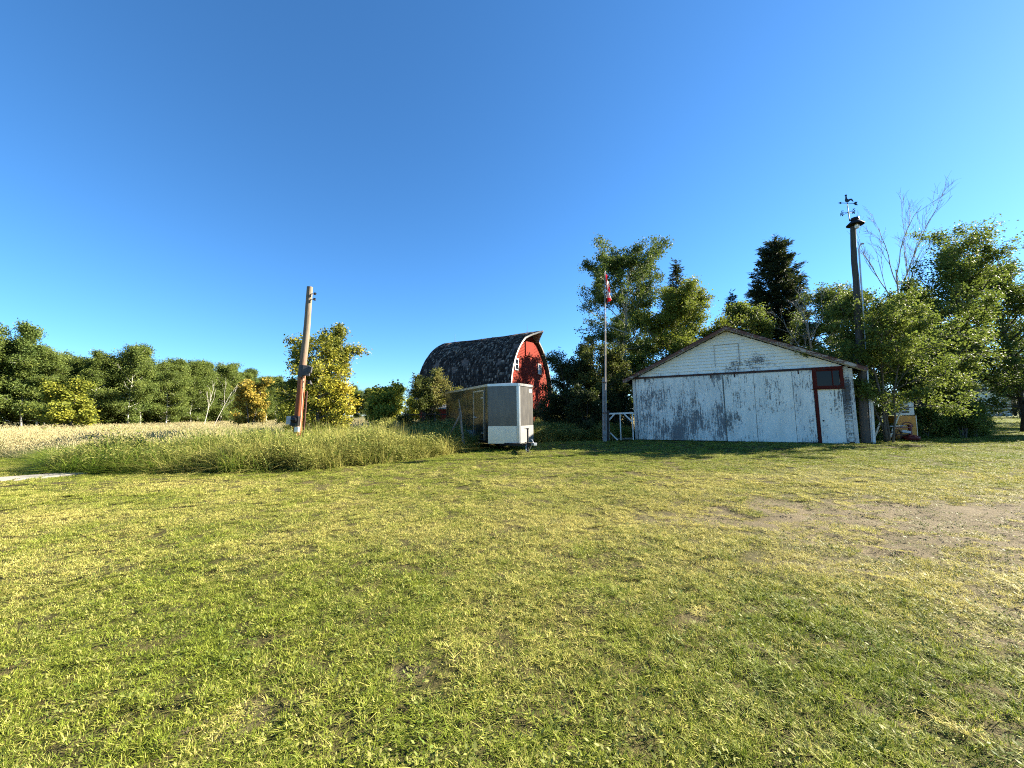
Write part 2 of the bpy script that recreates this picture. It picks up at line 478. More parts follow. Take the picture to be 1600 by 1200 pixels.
def dirt_at(x, y):
    x = np.asarray(x, float); y = np.asarray(y, float)
    d = np.zeros_like(x)
    nz = fbm(x * 2.2, y * 2.2, 31) * 1.1 + fbm(x * 9, y * 9, 41, 3) * .8 - .95
    for cx, cy, rx, ry, a, s in DIRT:
        u = (x - cx) * math.cos(a) + (y - cy) * math.sin(a); w = -(x - cx) * math.sin(a) + (y - cy) * math.cos(a)
        q = np.sqrt((u / rx) ** 2 + (w / ry) ** 2)
        d = np.maximum(d, s * sstep(1.25, .45, q + nz * .85))
    return np.clip(d, 0, 1)
def ground_z(x, y):
    x = np.asarray(x, float); y = np.asarray(y, float)
    near = sstep(60, 25, np.hypot(x, y))
    z = ((fbm(x * .25, y * .25, 3) - .5) * .10 + (fbm(x * 1.3, y * 1.3, 9, 3) - .5) * .045) * near
    z = z - .02 * dirt_at(x, y) + np.where(dirt_at(x, y) > .05, (fbm(x * 3, y * 7, 77, 3) - .5) * .10 * dirt_at(x, y), 0)
    return z

def axis(lo, hi, fine_lo, fine_hi, step, grow=1.16):
    a = list(np.arange(fine_lo, fine_hi + 1e-6, step)); s = step; p = a[-1]
    while p < hi: s *= grow; p += s; a.append(min(p, hi))
    s = step; p = a[0]; b = []
    while p > lo: s *= grow; p -= s; b.append(max(p, lo))
    return np.array(b[::-1] + a)
gx = axis(-1500, 1500, -14, 14, .11); gy = axis(-300, 2500, .5, 16, .10)
XX, YY = np.meshgrid(gx, gy)
ZZ = ground_z(XX, YY)
nx, ny = len(gx), len(gy)
idx = np.arange(nx * ny).reshape(ny, nx)
F = np.stack([idx[:-1, :-1], idx[:-1, 1:], idx[1:, 1:], idx[1:, :-1]], -1).reshape(-1, 4)
rd = rough_dist(XX, YY)
me = np_mesh('ground', np.stack([XX, YY, ZZ], -1).reshape(-1, 3), F,
             {'dirt': dirt_at(XX, YY).ravel(), 'field': sstep(-.1, .8, rd).ravel(), 'far': (sstep(28, 45, np.hypot(XX, YY)) * (1 - sstep(-.1, .8, rd) * (XX < 26))).ravel()}, M['ground'], True)
ground = link(bpy.data.objects.new('ground', me)); tag(ground, kind='structure')

# concrete path that runs off to the left
path = empty('path', (0, 0, 0)); tag(path, kind='structure')
pc = [((-11.45, 10.95), (-12.3, 11.0)), ((-12.0, 10.05), (-12.95, 10.35)), ((-12.35, 9.55), (-13.55, 9.85)), ((-13.0, 8.6), (-14.4, 9.2)), ((-14.2, 7.6), (-15.4, 8.4)), ((-15.6, 6.6), (-16.7, 7.5))]
for (a0, b0), (a1, b1) in zip(pc[:-1], pc[1:]):
    q = [Vector((*p, 0)) for p in (a0, b0, b1, a1)]; c = sum(q, Vector()) / 4
    q = [c + (p - c) * .985 for p in q]
    b = MB(); b.prism([(p.x, p.y) for p in q], -.1, .055, ax='z'); b.build('slab', M['concrete'], path, bevel=.012)

# ------------------------------------------------------------------ grass
def blades(rng, n, area, hgt, wid, lean, seg=2, curl=.5, disc=False, clumps=0):
    """n blades on a square or disc patch; returns V, F(tri), tint"""
    if disc:
        r = area * np.sqrt(rng.random(n)); a = rng.random(n) * 6.283; bx, by = r * np.cos(a), r * np.sin(a)
    else:
        bx, by = (rng.random(n) - .5) * area, (rng.random(n) - .5) * area
    az = rng.random(n) * 6.283
    ct = rng.random(n)
    if clumps:
        cx, cy = (rng.random(clumps) - .5) * area, (rng.random(clumps) - .5) * area
        ci = rng.integers(0, clumps, n); loose = rng.random(n) < .14
        ox, oy = rng.normal(0, .0105, n), rng.normal(0, .0105, n)
        bx = np.where(loose, bx, cx[ci] + ox); by = np.where(loose, by, cy[ci] + oy)
        az = np.where(loose, az, np.arctan2(oy, ox) + rng.normal(0, .7, n)); ct = rng.random(clumps)[ci]
        hk = np.where(loose, .8, rng.uniform(.6, 1.25, clumps)[ci])
    h = hgt[0] + (hgt[1] - hgt[0]) * rng.random(n); w = wid[0] + (wid[1] - wid[0]) * rng.random(n)
    if clumps: h = h * hk
    ln = np.abs(rng.normal(0, lean, n)) + .08
    fa = az + 1.57 + rng.normal(0, .5, n)
    V, F = [], []
    dx, dy = np.cos(az), np.sin(az); sx, sy = np.cos(fa), np.sin(fa)
    lv = []
    for k in range(seg + 1):
        u = k / seg
        off = h * ln * (u * (1 - curl) + u * u * curl * 1.4); zz = h * u * (1 - .35 * np.minimum(ln, 1.6) * u * curl) / np.sqrt(1 + ln * ln * .5)
        ww = w * (1 - u) ** .7 if k < seg else None
        c = np.stack([bx + dx * off, by + dy * off, zz], -1)
        if k == seg: lv.append([c])
        else:
            s = np.stack([sx * ww / 2, sy * ww / 2, np.zeros(n)], -1); lv.append([c - s, c + s])
    per = 2 * seg + 1
    V = np.empty((n, per, 3)); j = 0
    for L in lv:
        for c in L: V[:, j] = c; j += 1
    base = np.arange(n)[:, None] * per
    tri = []
    for k in range(seg - 1): tri += [(2 * k, 2 * k + 1, 2 * k + 3), (2 * k, 2 * k + 3, 2 * k + 2)]
    tri.append((2 * seg - 2, 2 * seg - 1, 2 * seg))
    F = (base[:, None, :] + np.array(tri)[None]).reshape(-1, 3)
    tint = np.repeat(.55 * rng.random(n) + .45 * ct, per)
    return V.reshape(-1, 3), F, tint

def join(parts):
    V, F, T, o = [], [], [], 0
    for v, f, t in parts: V.append(v); F.append(f + o); T.append(t); o += len(v)
    return np.concatenate(V), np.concatenate(F), np.concatenate(T)

def quads(C, U, W):
    """tri pairs round centres C with half axes U, W (diamond leaf)"""
    n = len(C)
    V = np.stack([C - U, C + W * .9 - U * .15, C + U, C - W * .9 - U * .15], 1).reshape(-1, 3)
    b = np.arange(n)[:, None] * 4
    F = (b[:, None, :] + np.array([(0, 1, 2), (0, 2, 3)])[None]).reshape(-1, 3)
    return V, F

def source(name, V, F, tint, mat):
    me = np_mesh(name, V, F, {'tint': tint}, mat)
    return bpy.data.objects.new(name, me)

def scatter(name, pts, rot, scl, pick, dry, sources, label, category):
    """one object of stuff: points that carry tufts"""
    src = bpy.data.collections.new(name + '_tufts')
    for o in sources: src.objects.link(o)
    me = bpy.data.meshes.new(name); n = len(pts)
    me.vertices.add(n); me.vertices.foreach_set('co', np.ascontiguousarray(pts, dtype=np.float32).ravel())
    for a, ty, key, val in (('rot', 'FLOAT_VECTOR', 'vector', rot), ('scl', 'FLOAT_VECTOR', 'vector', scl), ('pick', 'INT', 'value', pick), ('dry', 'FLOAT', 'value', dry)):
        at = me.attributes.new(a, ty, 'POINT'); at.data.foreach_set(key, np.ascontiguousarray(val, dtype=np.int32 if ty == 'INT' else np.float32).ravel())
    o = link(bpy.data.objects.new(name, me))
    g = bpy.data.node_groups.new(name + '_scatter', 'GeometryNodeTree')
    g.interface.new_socket('Geometry', in_out='INPUT', socket_type='NodeSocketGeometry')
    g.interface.new_socket('Geometry', in_out='OUTPUT', socket_type='NodeSocketGeometry')
    N = g.nodes.new; L = g.links.new
    gi, go = N('NodeGroupInput'), N('NodeGroupOutput')
    ci = N('GeometryNodeCollectionInfo'); ci.inputs['Collection'].default_value = src
    ci.inputs['Separate Children'].default_value = True; ci.inputs['Reset Children'].default_value = True
    ip = N('GeometryNodeInstanceOnPoints'); ip.inputs['Pick Instance'].default_value = True
    def na(nm, ty):
        a = N('GeometryNodeInputNamedAttribute'); a.data_type = ty; a.inputs['Name'].default_value = nm
        return [s for s in a.outputs if s.enabled and s.name == 'Attribute'][0]
    L(gi.outputs[0], ip.inputs['Points']); L(ci.outputs[0], ip.inputs['Instance'])
    L(na('pick', 'INT'), ip.inputs['Instance Index']); L(na('rot', 'FLOAT_VECTOR'), ip.inputs['Rotation']); L(na('scl', 'FLOAT_VECTOR'), ip.inputs['Scale'])
    L(ip.outputs[0], go.inputs[0])
    md = o.modifiers.new('scatter', 'NODES'); md.node_group = g
    tag(o, label, category, kind='stuff')
    return o

def jitter(x0, x1, y0, y1, s, rng):
    x = np.arange(x0, x1, s); y = np.arange(y0, y1, s)
    X, Y = np.meshgrid(x, y); X = X.ravel() + (rng.random(X.size) - .5) * s * 1.1; Y = Y.ravel() + (rng.random(Y.size) - .5) * s * 1.1
    return X, Y

def on_path(x, y):
    return (x < -11.2) & (x > -17) & (np.abs((y - 10.9) - (x + 11.9) * .93) < .62)

BLOCK = []     # footprints kept free of tall grass: (x, y, r)
def lawn():
    rng = np.random.default_rng(11)
    src = []
    for k in range(7):
        v, f, t = blades(rng, 620, .34, (.016, .044), (.0030, .0062), .95 + .15 * (k % 3), 2, clumps=58)
        src.append(source('lawn_tuft', v, f, t, M['lawn_blade']))
    for k in range(3):           # longer, coarser tufts
        v, f, t = blades(rng, 150, .12, (.04, .105), (.0035, .007), .8, 2, disc=True)
        src.append(source('lawn_tuft', v, f, t, M['lawn_blade']))
    X, Y, S = [], [], []
    for y0, y1, s, sc in ((.7, 3.6, .15, .95), (3.6, 8, .19, 1.05), (8, 15, .27, 1.3), (15, 30, .42, 1.75), (30, 62, .95, 3.2)):
        xm = 1.31 * y1 + 2.6
        x, y = jitter(-min(xm, 26), min(xm, 75), y0, y1, s, rng)
        k = np.abs(x) < 1.31 * y + 2.6
        X.append(x[k]); Y.append(y[k]); S.append(np.full(k.sum(), sc))
    X, Y, S = map(np.concatenate, (X, Y, S))
    d = dirt_at(X, Y)
    keep = (rough_dist(X, Y) < .15) & ~on_path(X, Y) & (rng.random(len(X)) > d * .90 - .04)
    X, Y, S, d = X[keep], Y[keep], S[keep], d[keep]
    n = len(X)
    h = .42 + .62 * fbm(X * 1.1, Y * 1.1, 51) + .45 * (fbm(X * 5, Y * 5, 52, 2) - .5)
    h *= 1 - .55 * d * rng.random(n)
    pick = rng.integers(0, 7, n)
    tall = rng.random(n) < .02 * (fbm(X * .8, Y * .8, 61) > .47)
    pick[tall] = rng.integers(7, 10, tall.sum())
    dry = np.clip(.10 + .42 * (fbm(X * .55, Y * .55, 71) - .36) + .34 * (fbm(X * 2.6, Y * 2.6, 72, 3) - .5) + .80 * d, 0, .95) * np.where(tall, .3, 1)
    dry = np.clip(dry - .26 * sstep(8, 14, Y) - .17 * sstep(5.0, 2.2, Y) * (d < .2), 0, 1)
    rot = np.stack([rng.normal(0, .10, n), rng.normal(0, .10, n), rng.random(n) * 6.283], -1)
    scl = np.stack([S, S, h * S ** .55], -1)
    pts = np.stack([X, Y, ground_z(X, Y) - .002], -1)
    scatter('lawn_grass', pts, rot, scl, pick, dry, src, 'short mown lawn grass, green with dry yellowish patches', 'grass')
lawn()

def broadleaf():
    """plantain, dandelion and clover leaves in the lawn near the camera"""
    rng = np.random.default_rng(23)
    src = []
    for k in range(4):
        n = 9 + 3 * k; a = rng.random(n) * 6.283; el = rng.uniform(.1, .7, n); L = rng.uniform(.005, .012, n)
        dr = np.stack([np.cos(a) * np.cos(el), np.sin(a) * np.cos(el), np.sin(el)], -1)
        W = np.stack([-np.sin(a), np.cos(a), rng.normal(0, .15, n)], -1) * (L * rng.uniform(.35, .6, n))[:, None]
        off = np.stack([rng.normal(0, .02, n), rng.normal(0, .02, n), rng.uniform(.012, .035, n)], -1)
        v, f = quads(off + dr * (L * 1.1)[:, None], dr * L[:, None], W)
        src.append(source('weed_rosette', v, f, np.repeat(.45 + .5 * rng.random(n), 4), M['weed_leaf']))
    X, Y = jitter(-8, 9, .9, 7.5, .095, rng)
    m = (fbm(X * 1.5, Y * 1.5, 91) > .40) & (rng.random(len(X)) < .75)
    m |= (np.hypot((X - .35) / .5, (Y - 2.0) / .3) < 1) | (np.hypot((X - 1.5) / .25, (Y - 2.2) / .2) < 1)
    X, Y = X[m], Y[m]; n = len(X)
    s = rng.uniform(.6, 1.5, n)
    scatter('lawn_weeds', np.stack([X, Y, ground_z(X, Y)], -1), np.stack([rng.normal(0, .15, n), rng.normal(0, .15, n), rng.random(n) * 6.283], -1),
            np.stack([s, s, s], -1), rng.integers(0, 4, n), rng.random(n) * .25, src, 'small broadleaf weeds growing flat among the lawn grass', 'weeds')
broadleaf()

def seed_heads(rng, n, r, z0, z1, L, w):
    a = rng.random(n) * 6.283; q = r * np.sqrt(rng.random(n)); z = rng.uniform(z0, z1, n)
    C = np.stack([np.cos(a) * q, np.sin(a) * q, z], -1)
    U = np.stack([rng.normal(0, .25, n), rng.normal(0, .25, n), np.ones(n)], -1); U /= np.linalg.norm(U, axis=1)[:, None]
    b = rng.random(n) * 6.283; W = np.stack([np.cos(b), np.sin(b), np.zeros(n)], -1)
    v1, f1 = quads(C, U * L, W * w); W2 = np.stack([-np.sin(b), np.cos(b), np.zeros(n)], -1)
    v2, f2 = quads(C, U * L, W2 * w)
    return [(v1, f1, np.full(len(v1), .8)), (v2, f2, np.full(len(v2), .95))]

def tall_grass():
    rng = np.random.default_rng(37)
    dry, green, weed = [], [], []
    for k in range(4):
        p = [blades(rng, 60, .30, (.65, 1.15), (.007, .013), .30, 3, disc=True), blades(rng, 40, .30, (.3, .7), (.008, .016), .5, 2, disc=True)] + seed_heads(rng, 20, .34, .85, 1.22, .075, .014)
        dry.append(source('dry_tuft', *join(p), M['tall_dry']))
        p = [blades(rng, 95, .30, (.45, .95), (.010, .020), .75, 4, disc=True, curl=.9), blades(rng, 60, .32, (.2, .5), (.010, .018), .9, 3, disc=True)]
        green.append(source('green_tuft', *join(p), M['tall_green']))
        # leafy weeds: stems with leaves
        p = [blades(rng, 14, .2, (.5, 1.0), (.010, .016), .3, 3, disc=True)]
        n = 260; a = rng.random(n) * 6.283; q = .32 * np.sqrt(rng.random(n)); z = rng.uniform(.1, .85, n)
        C = np.stack([np.cos(a) * q, np.sin(a) * q, z * (1 - .3 * q)], -1)
        b = rng.random(n) * 6.283; e = rng.uniform(-.5, .7, n); L = rng.uniform(.025, .055, n)[:, None]
        U = np.stack([np.cos(b) * np.cos(e), np.sin(b) * np.cos(e), np.sin(e)], -1) * L
        W = np.stack([-np.sin(b), np.cos(b), rng.normal(0, .4, n)], -1) * L * .38
        v, f = quads(C, U, W); p.append((v, f, np.repeat(rng.random(n), 4)))
        weed.append(source('weed_tuft', *join(p), M['bank_leaf']))
    X, Y, S = [], [], []
    for lo, hi, x0, x1, y0, y1, s, sc in ((-.1, 3.2, -34, 8, 10, 26, .21, 1.0), (3.2, 9, -44, 8, 10, 34, .38, 1.25), (9, 60, -90, 30, 18, 90, .95, 2.0)):
        x, y = jitter(x0, x1, y0, y1, s, rng); d = rough_dist(x, y)
        k = (d > lo) & (d <= hi) & (np.abs(x) < 1.33 * y + 3)
        X.append(x[k]); Y.append(y[k]); S.append(np.full(k.sum(), sc))
    X, Y, S = map(np.concatenate, (X, Y, S)); D = rough_dist(X, Y)
    ok = np.ones(len(X), bool)
    for bx, by, br in BLOCK: ok &= np.hypot(X - bx, Y - by) > br
    X, Y, S, D = X[ok], Y[ok], S[ok], D[ok]
    n = len(X)
    # what grows where
    nz = fbm(X * .5, Y * .5, 101)
    gdepth = np.interp(X, [-20, -14.5, -12.5, -9, -6, -4], [.0, .4, 2.6, 4.4, 6.0, 9.0]) + (nz - .5) * 5.0 + rng.normal(0, .5, n)
    isgreen = (D < gdepth) | ((rng.random(n) < .10 + .5 * (nz > .55)) & (D < 16))
    isweed = (X > -5.2) & (rng.random(n) < np.interp(X, [-5.5, -3.2, 0], [.05, .65, .75])) & (D < 9)
    isweed |= (X > -7) & (X < 8) & (D > 3) & (Y < 32) & (rng.random(n) < .55)
    isweed |= (X > -14) & (X < -4) & (D < 2.2) & (rng.random(n) < .40)
    shade = (X > 1.2) & (X < 8)
    for nm, m, src, lab, cat in (('tall_dry_grass', ~isgreen & ~isweed & ~shade, dry, 'tall straw-coloured field grass with pale seed heads before the wood', 'grass'),
                                 ('tall_green_grass', (isgreen | shade) & ~isweed, green, 'long uncut green grass along the edge of the mown lawn', 'grass'),
                                 ('leafy_weeds', isweed, weed, 'leafy knee-high weeds between the leaning pole and the trailer', 'weeds')):
        x, y, s = X[m], Y[m], S[m]; k = len(x); d = D[m]
        h = (.80 + .8 * (fbm(x * .8, y * .8, 111) - .5) + rng.normal(0, .11, k)) * np.interp(d, [0, .8, 3], [.72, .98, 1.12])
        if nm == 'tall_dry_grass': h *= np.interp(d, [0, 3, 12], [.82, .74, .62])
        if nm == 'tall_green_grass': h *= np.interp(x, [-13, -11, -6], [1.05, 1.32, 1.42])
        if nm == 'leafy_weeds': h *= 1.22
        rot = np.stack([rng.normal(0, .12, k), rng.normal(0, .12, k), rng.random(k) * 6.283], -1)
        dr = rng.random(k) * .3 + .35 * fbm(x * .8, y * .8, 121)
        if nm == 'tall_green_grass': dr = np.clip(dr - .15 + np.interp(x, [-13, -9, -5, -3], [-.35, -.05, .12, .15]), 0, 1)
        scatter(nm, np.stack([x, y, ground_z(x, y)], -1), rot, np.stack([s, s, h * s ** .12], -1), rng.integers(0, 4, k), dr, src, lab, cat)

# ------------------------------------------------------------------ trees
def rotv(rng, d, ang):
    """tilt direction d by ang in a random plane"""
    r = rng.normal(size=3); r -= d * r.dot(d); r /= np.linalg.norm(r) + 1e-9
    return d * math.cos(ang) + r * math.sin(ang)

def limb(rng, p, d, L, n=5, up=.25, wob=.18):
    pts = [p]; d = d / np.linalg.norm(d)
    for k in range(n):
        d = d + rng.normal(0, wob, 3) + np.array([0, 0, up]) / n
        d /= np.linalg.norm(d); p = p + d * L / n; pts.append(p)
    return np.array(pts)

def along(pts, u):
    k = min(int(u * (len(pts) - 1)), len(pts) - 2); f = u * (len(pts) - 1) - k
    return pts[k] * (1 - f) + pts[k + 1] * f, (pts[k + 1] - pts[k]) / (np.linalg.norm(pts[k + 1] - pts[k]) + 1e-9)

def tree_meshes(seed, H, r0, base=.25, width=.28, nb=22, nleaf=9000, leaf=.10, sigma=.22, lean=(0, 0), shape='oval', leafmat='aspen_leaf', bark='bark_aspen',
                stems=1, droop=.25, tintf=None, seg=6, sparse=0.0, elev=(.25, .95), n2=8):
    sigma = sigma * .68
    if leaf < .19: nleaf = int(nleaf * 1.55); leaf = leaf * .80      # fine leaves on the near trees
    rng = np.random.default_rng(seed)
    b = MB(); anchors = []; weights = []; ids = []
    bid = 0
    for st in range(stems):
        sp = np.zeros(3); ln = np.array([*lean, 0.0]); hh = H; rr = r0
        if stems > 1:
            a = st * 6.283 / stems + rng.random(); sp = np.array([math.cos(a), math.sin(a), 0]) * r0 * 1.6; ln = ln + np.array([math.cos(a), math.sin(a), 0]) * rng.uniform(.08, .22); hh = H * rng.uniform(.75, 1.0); rr = r0 * rng.uniform(.6, 1)
        tp = []
        w = rng.normal(0, .018, (9, 2)).cumsum(0)
        for k in range(9):
            u = k / 8; tp.append(np.array([sp[0] + ln[0] * hh * u ** 1.2 + w[k, 0] * hh * .5, sp[1] + ln[1] * hh * u ** 1.2 + w[k, 1] * hh * .5, -.12 + (hh + .12) * u]))
        tp = np.array(tp)
        b.tube(tp, [rr * (1.25 if k == 0 else 1) * (1 - k / 8) ** .8 + .012 for k in range(9)], 8)
        for i in range(nb // stems):
            u = base + (1 - base) * ((i + rng.random() * .8) / (nb // stems)) ** .9
            u = min(u, .985); v = (u - base) / (1 - base)
            prof = {'oval': math.sin(math.pi * (.12 + .80 * v)) ** .8, 'column': .75 * math.sin(math.pi * (.2 + .7 * v)) ** .5, 'bush': (1 - v) ** .45 * .95 + .12, 'vase': .35 + .65 * math.sin(math.pi * (.05 + .75 * v)), 'umbel': (.3 + v) * (1 - v ** 6)}[shape]
            L = max(.25, width * H * prof * rng.uniform(.65, 1.2))
            p, _ = along(tp, u); az = i * 2.399 + rng.random() * .9 + st; el = elev[0] + (elev[1] - elev[0]) * v + rng.normal(0, .12)
            d = np.array([math.cos(az) * math.cos(el), math.sin(az) * math.cos(el), math.sin(el)])
            pts = limb(rng, p, d, L, 5, droop)
            r1 = max(.008, min(rr * (1 - u) ** .8 * .6 + .006, L * .03))
            b.tube(pts, [r1 * (1 - k / 6) + .004 for k in range(6)], 5, False)
            bid += 1
            if rng.random() < sparse: continue
            for j in range(n2):
                s = .25 + .75 * (j + rng.random()) / n2
                q, qd = along(pts, min(s, .99)); L2 = L * rng.uniform(.22, .48) * (1.1 - .5 * s) + .15
                p2 = limb(rng, q, rotv(rng, qd, rng.uniform(.4, 1.1)), L2, 3, .1)
                b.tube(p2, [r1 * .4 + .003, r1 * .25 + .003, .004, .003], 4, False)
                anchors.append(p2); weights.append(L2); ids.append(bid * 10 + j)
    weights = np.array(weights); weights = weights * rng.gamma(1.3, 1.0, len(weights)); weights /= weights.sum()
    A = np.array(anchors)
    pick = rng.choice(len(A), nleaf, p=weights); u = rng.beta(1.6, 1.0, nleaf) * 3
    k = np.minimum(u.astype(int), 2); f = (u - k)[:, None]
    C = A[pick, k] * (1 - f) + A[pick, k + 1] * f + rng.normal(0, 1, (nleaf, 3)) * np.array([sigma, sigma, sigma * .75])
    C[:, 2] = np.maximum(C[:, 2], .08)
    a = rng.random(nleaf) * 6.283; e = rng.uniform(-1.1, .8, nleaf)
    U = np.stack([np.cos(a) * np.cos(e), np.sin(a) * np.cos(e), np.sin(e)], -1)
    Rn = rng.normal(size=(nleaf, 3)); Rn -= U * (Rn * U).sum(1)[:, None]; Rn /= np.linalg.norm(Rn, axis=1)[:, None]
    sz = (leaf * rng.uniform(.5, 1.45, nleaf))[:, None]
    V, Fq = quads(C, U * sz * .5, Rn * sz * .36)
    clump = np.random.default_rng(seed + 1).random(int(max(ids)) + 1)[np.array(ids)[pick]]
    tint = np.clip(.08 + .45 * rng.random(nleaf) + .38 * clump, 0, 1)
    if tintf is not None: tint = np.clip(tintf(C, tint, rng), 0, 1)
    bark_me = bpy.data.meshes.new('trunk'); bark_me.from_pydata(b.v, [], b.f); bark_me.materials.append(M[bark]); bark_me.polygons.foreach_set('use_smooth', [True] * len(bark_me.polygons))
    crown_me = np_mesh('crown', V, Fq, {'tint': np.repeat(tint, 4)}, M[leafmat])
    return bark_me, crown_me

def place_tree(name, meshes, loc, label, category='tree', rz=0.0, s=1.0, group=None, sz=None):
    o = empty(name, (loc[0], loc[1], float(ground_z(loc[0], loc[1]))), rz); o.scale = (s, s, sz or s)
    for nm, me in zip(('trunk', 'crown'), meshes):
        if me is not None: link(bpy.data.objects.new(nm, me), o)
    return tag(o, label, category, group)

def spruce_meshes(seed, H, Rb, r0, n=9000, narrow=1.0, ragged=.3, top=.0):
    rng = np.random.default_rng(seed); b = MB()
    tp = np.array([[rng.normal(0, .01) * H * .3 * (k / 8), rng.normal(0, .01) * H * .3 * (k / 8), H * k / 8] for k in range(9)])
    b.tube(tp, [r0 * (1 - k / 8) + .015 for k in range(9)], 8)
    A, D, Wt = [], [], []
    nw = int(H * 4.2); lump = rng.random((12, 8))
    for i in range(nw):
        u = .06 + .93 * i / nw
        for j in range(8):
            az = rng.random() * 6.283; lk = .78 + .40 * lump[int(u * 11.99), int(az / 6.284 * 8)]
            L = lk * (Rb * (1 - u) ** narrow + Rb * top * (1 - u) ** .3) * rng.uniform(1 - ragged, 1 + ragged * .6) + .12
            el = -.28 + .70 * u + rng.normal(0, .2)
            p, _ = along(tp, min(max(u + rng.normal(0, .02), .03), .99))
            d = np.array([math.cos(az) * math.cos(el), math.sin(az) * math.cos(el), math.sin(el)])
            pts = limb(rng, p, d, L, 4, .35, .07)
            b.tube(pts, [.03 * (1 - u) + .012, .02 * (1 - u) + .008, .010, .008, .005], 4, False)
            A.append(pts); Wt.append(L)
    A = np.array(A); Wt = np.array(Wt) ** 1.15; Wt /= Wt.sum()
    pick = rng.choice(len(A), n, p=Wt); u = rng.beta(1.6, 1.0, n) * 4; k = np.minimum(u.astype(int), 3); f = (u - k)[:, None]
    C = A[pick, k] * (1 - f) + A[pick, k + 1] * f
    bd = A[pick, 4] - A[pick, 0]; bd /= np.linalg.norm(bd, axis=1)[:, None]
    side = np.stack([-bd[:, 1], bd[:, 0], np.zeros(n)], -1)
    sgn = rng.choice([-1, 1], n)[:, None]
    ax = bd * rng.uniform(.3, 1, (n, 1)) + side * sgn * rng.uniform(.1, .9, (n, 1)) + np.array([0, 0, -1]) * rng.uniform(-.2, .65, (n, 1))
    ax /= np.linalg.norm(ax, axis=1)[:, None]
    L = rng.uniform(.10, .24, (n, 1)); C = C + ax * L * .8 + rng.normal(0, .11, (n, 3))
    Rn = rng.normal(size=(n, 3)); Rn -= ax * (Rn * ax).sum(1)[:, None]; Rn /= np.linalg.norm(Rn, axis=1)[:, None]
    V, Fq = quads(C, ax * L, Rn * .045)
    tint = np.clip(rng.random(n) * .6 + .35 * rng.random(len(A))[pick], 0, 1)
    me = bpy.data.meshes.new('trunk'); me.from_pydata(b.v, [], b.f); me.materials.append(M['bark_dark'])
    return me, np_mesh('crown', V, Fq, {'tint': np.repeat(tint, 4)}, M['needle'])

def bare_mesh(seed, H, r0, depth=4, mat='bark_dead', spread=.55, lean=(0, 0), first=.45, kids=3):
    rng = np.random.default_rng(seed); b = MB()
    def grow(p, d, L, r, lv):
        pts = limb(rng, p, d, L, 6, .22 if lv else .05, .09 if lv else .035)
        b.tube(pts, [r * (1 - .55 * k / 6) for k in range(7)], max(3, 7 - lv), False)
        if lv >= depth: return
        n = kids + (3 if lv == 0 else 1)
        for i in range(n):
            u = (first if lv == 0 else .25) + (1 - (first if lv == 0 else .25)) * (i + rng.random() * .7) / n
            q, qd = along(pts, min(u, .98))
            grow(q, rotv(rng, qd, rng.uniform(.6, 1.25) * spread), L * rng.uniform(.36, .6) * (1.15 - .35 * u), max(r * .5 * (1.2 - .5 * u), .008), lv + 1)
    d = np.array([lean[0], lean[1], 1.0])
    grow(np.array([0, 0, -.1]), d / np.linalg.norm(d), H, r0, 0)
    me = bpy.data.meshes.new('trunk'); me.from_pydata(b.v, [], b.f); me.materials.append(M[mat]); me.polygons.foreach_set('use_smooth', [True] * len(me.polygons))
    return me

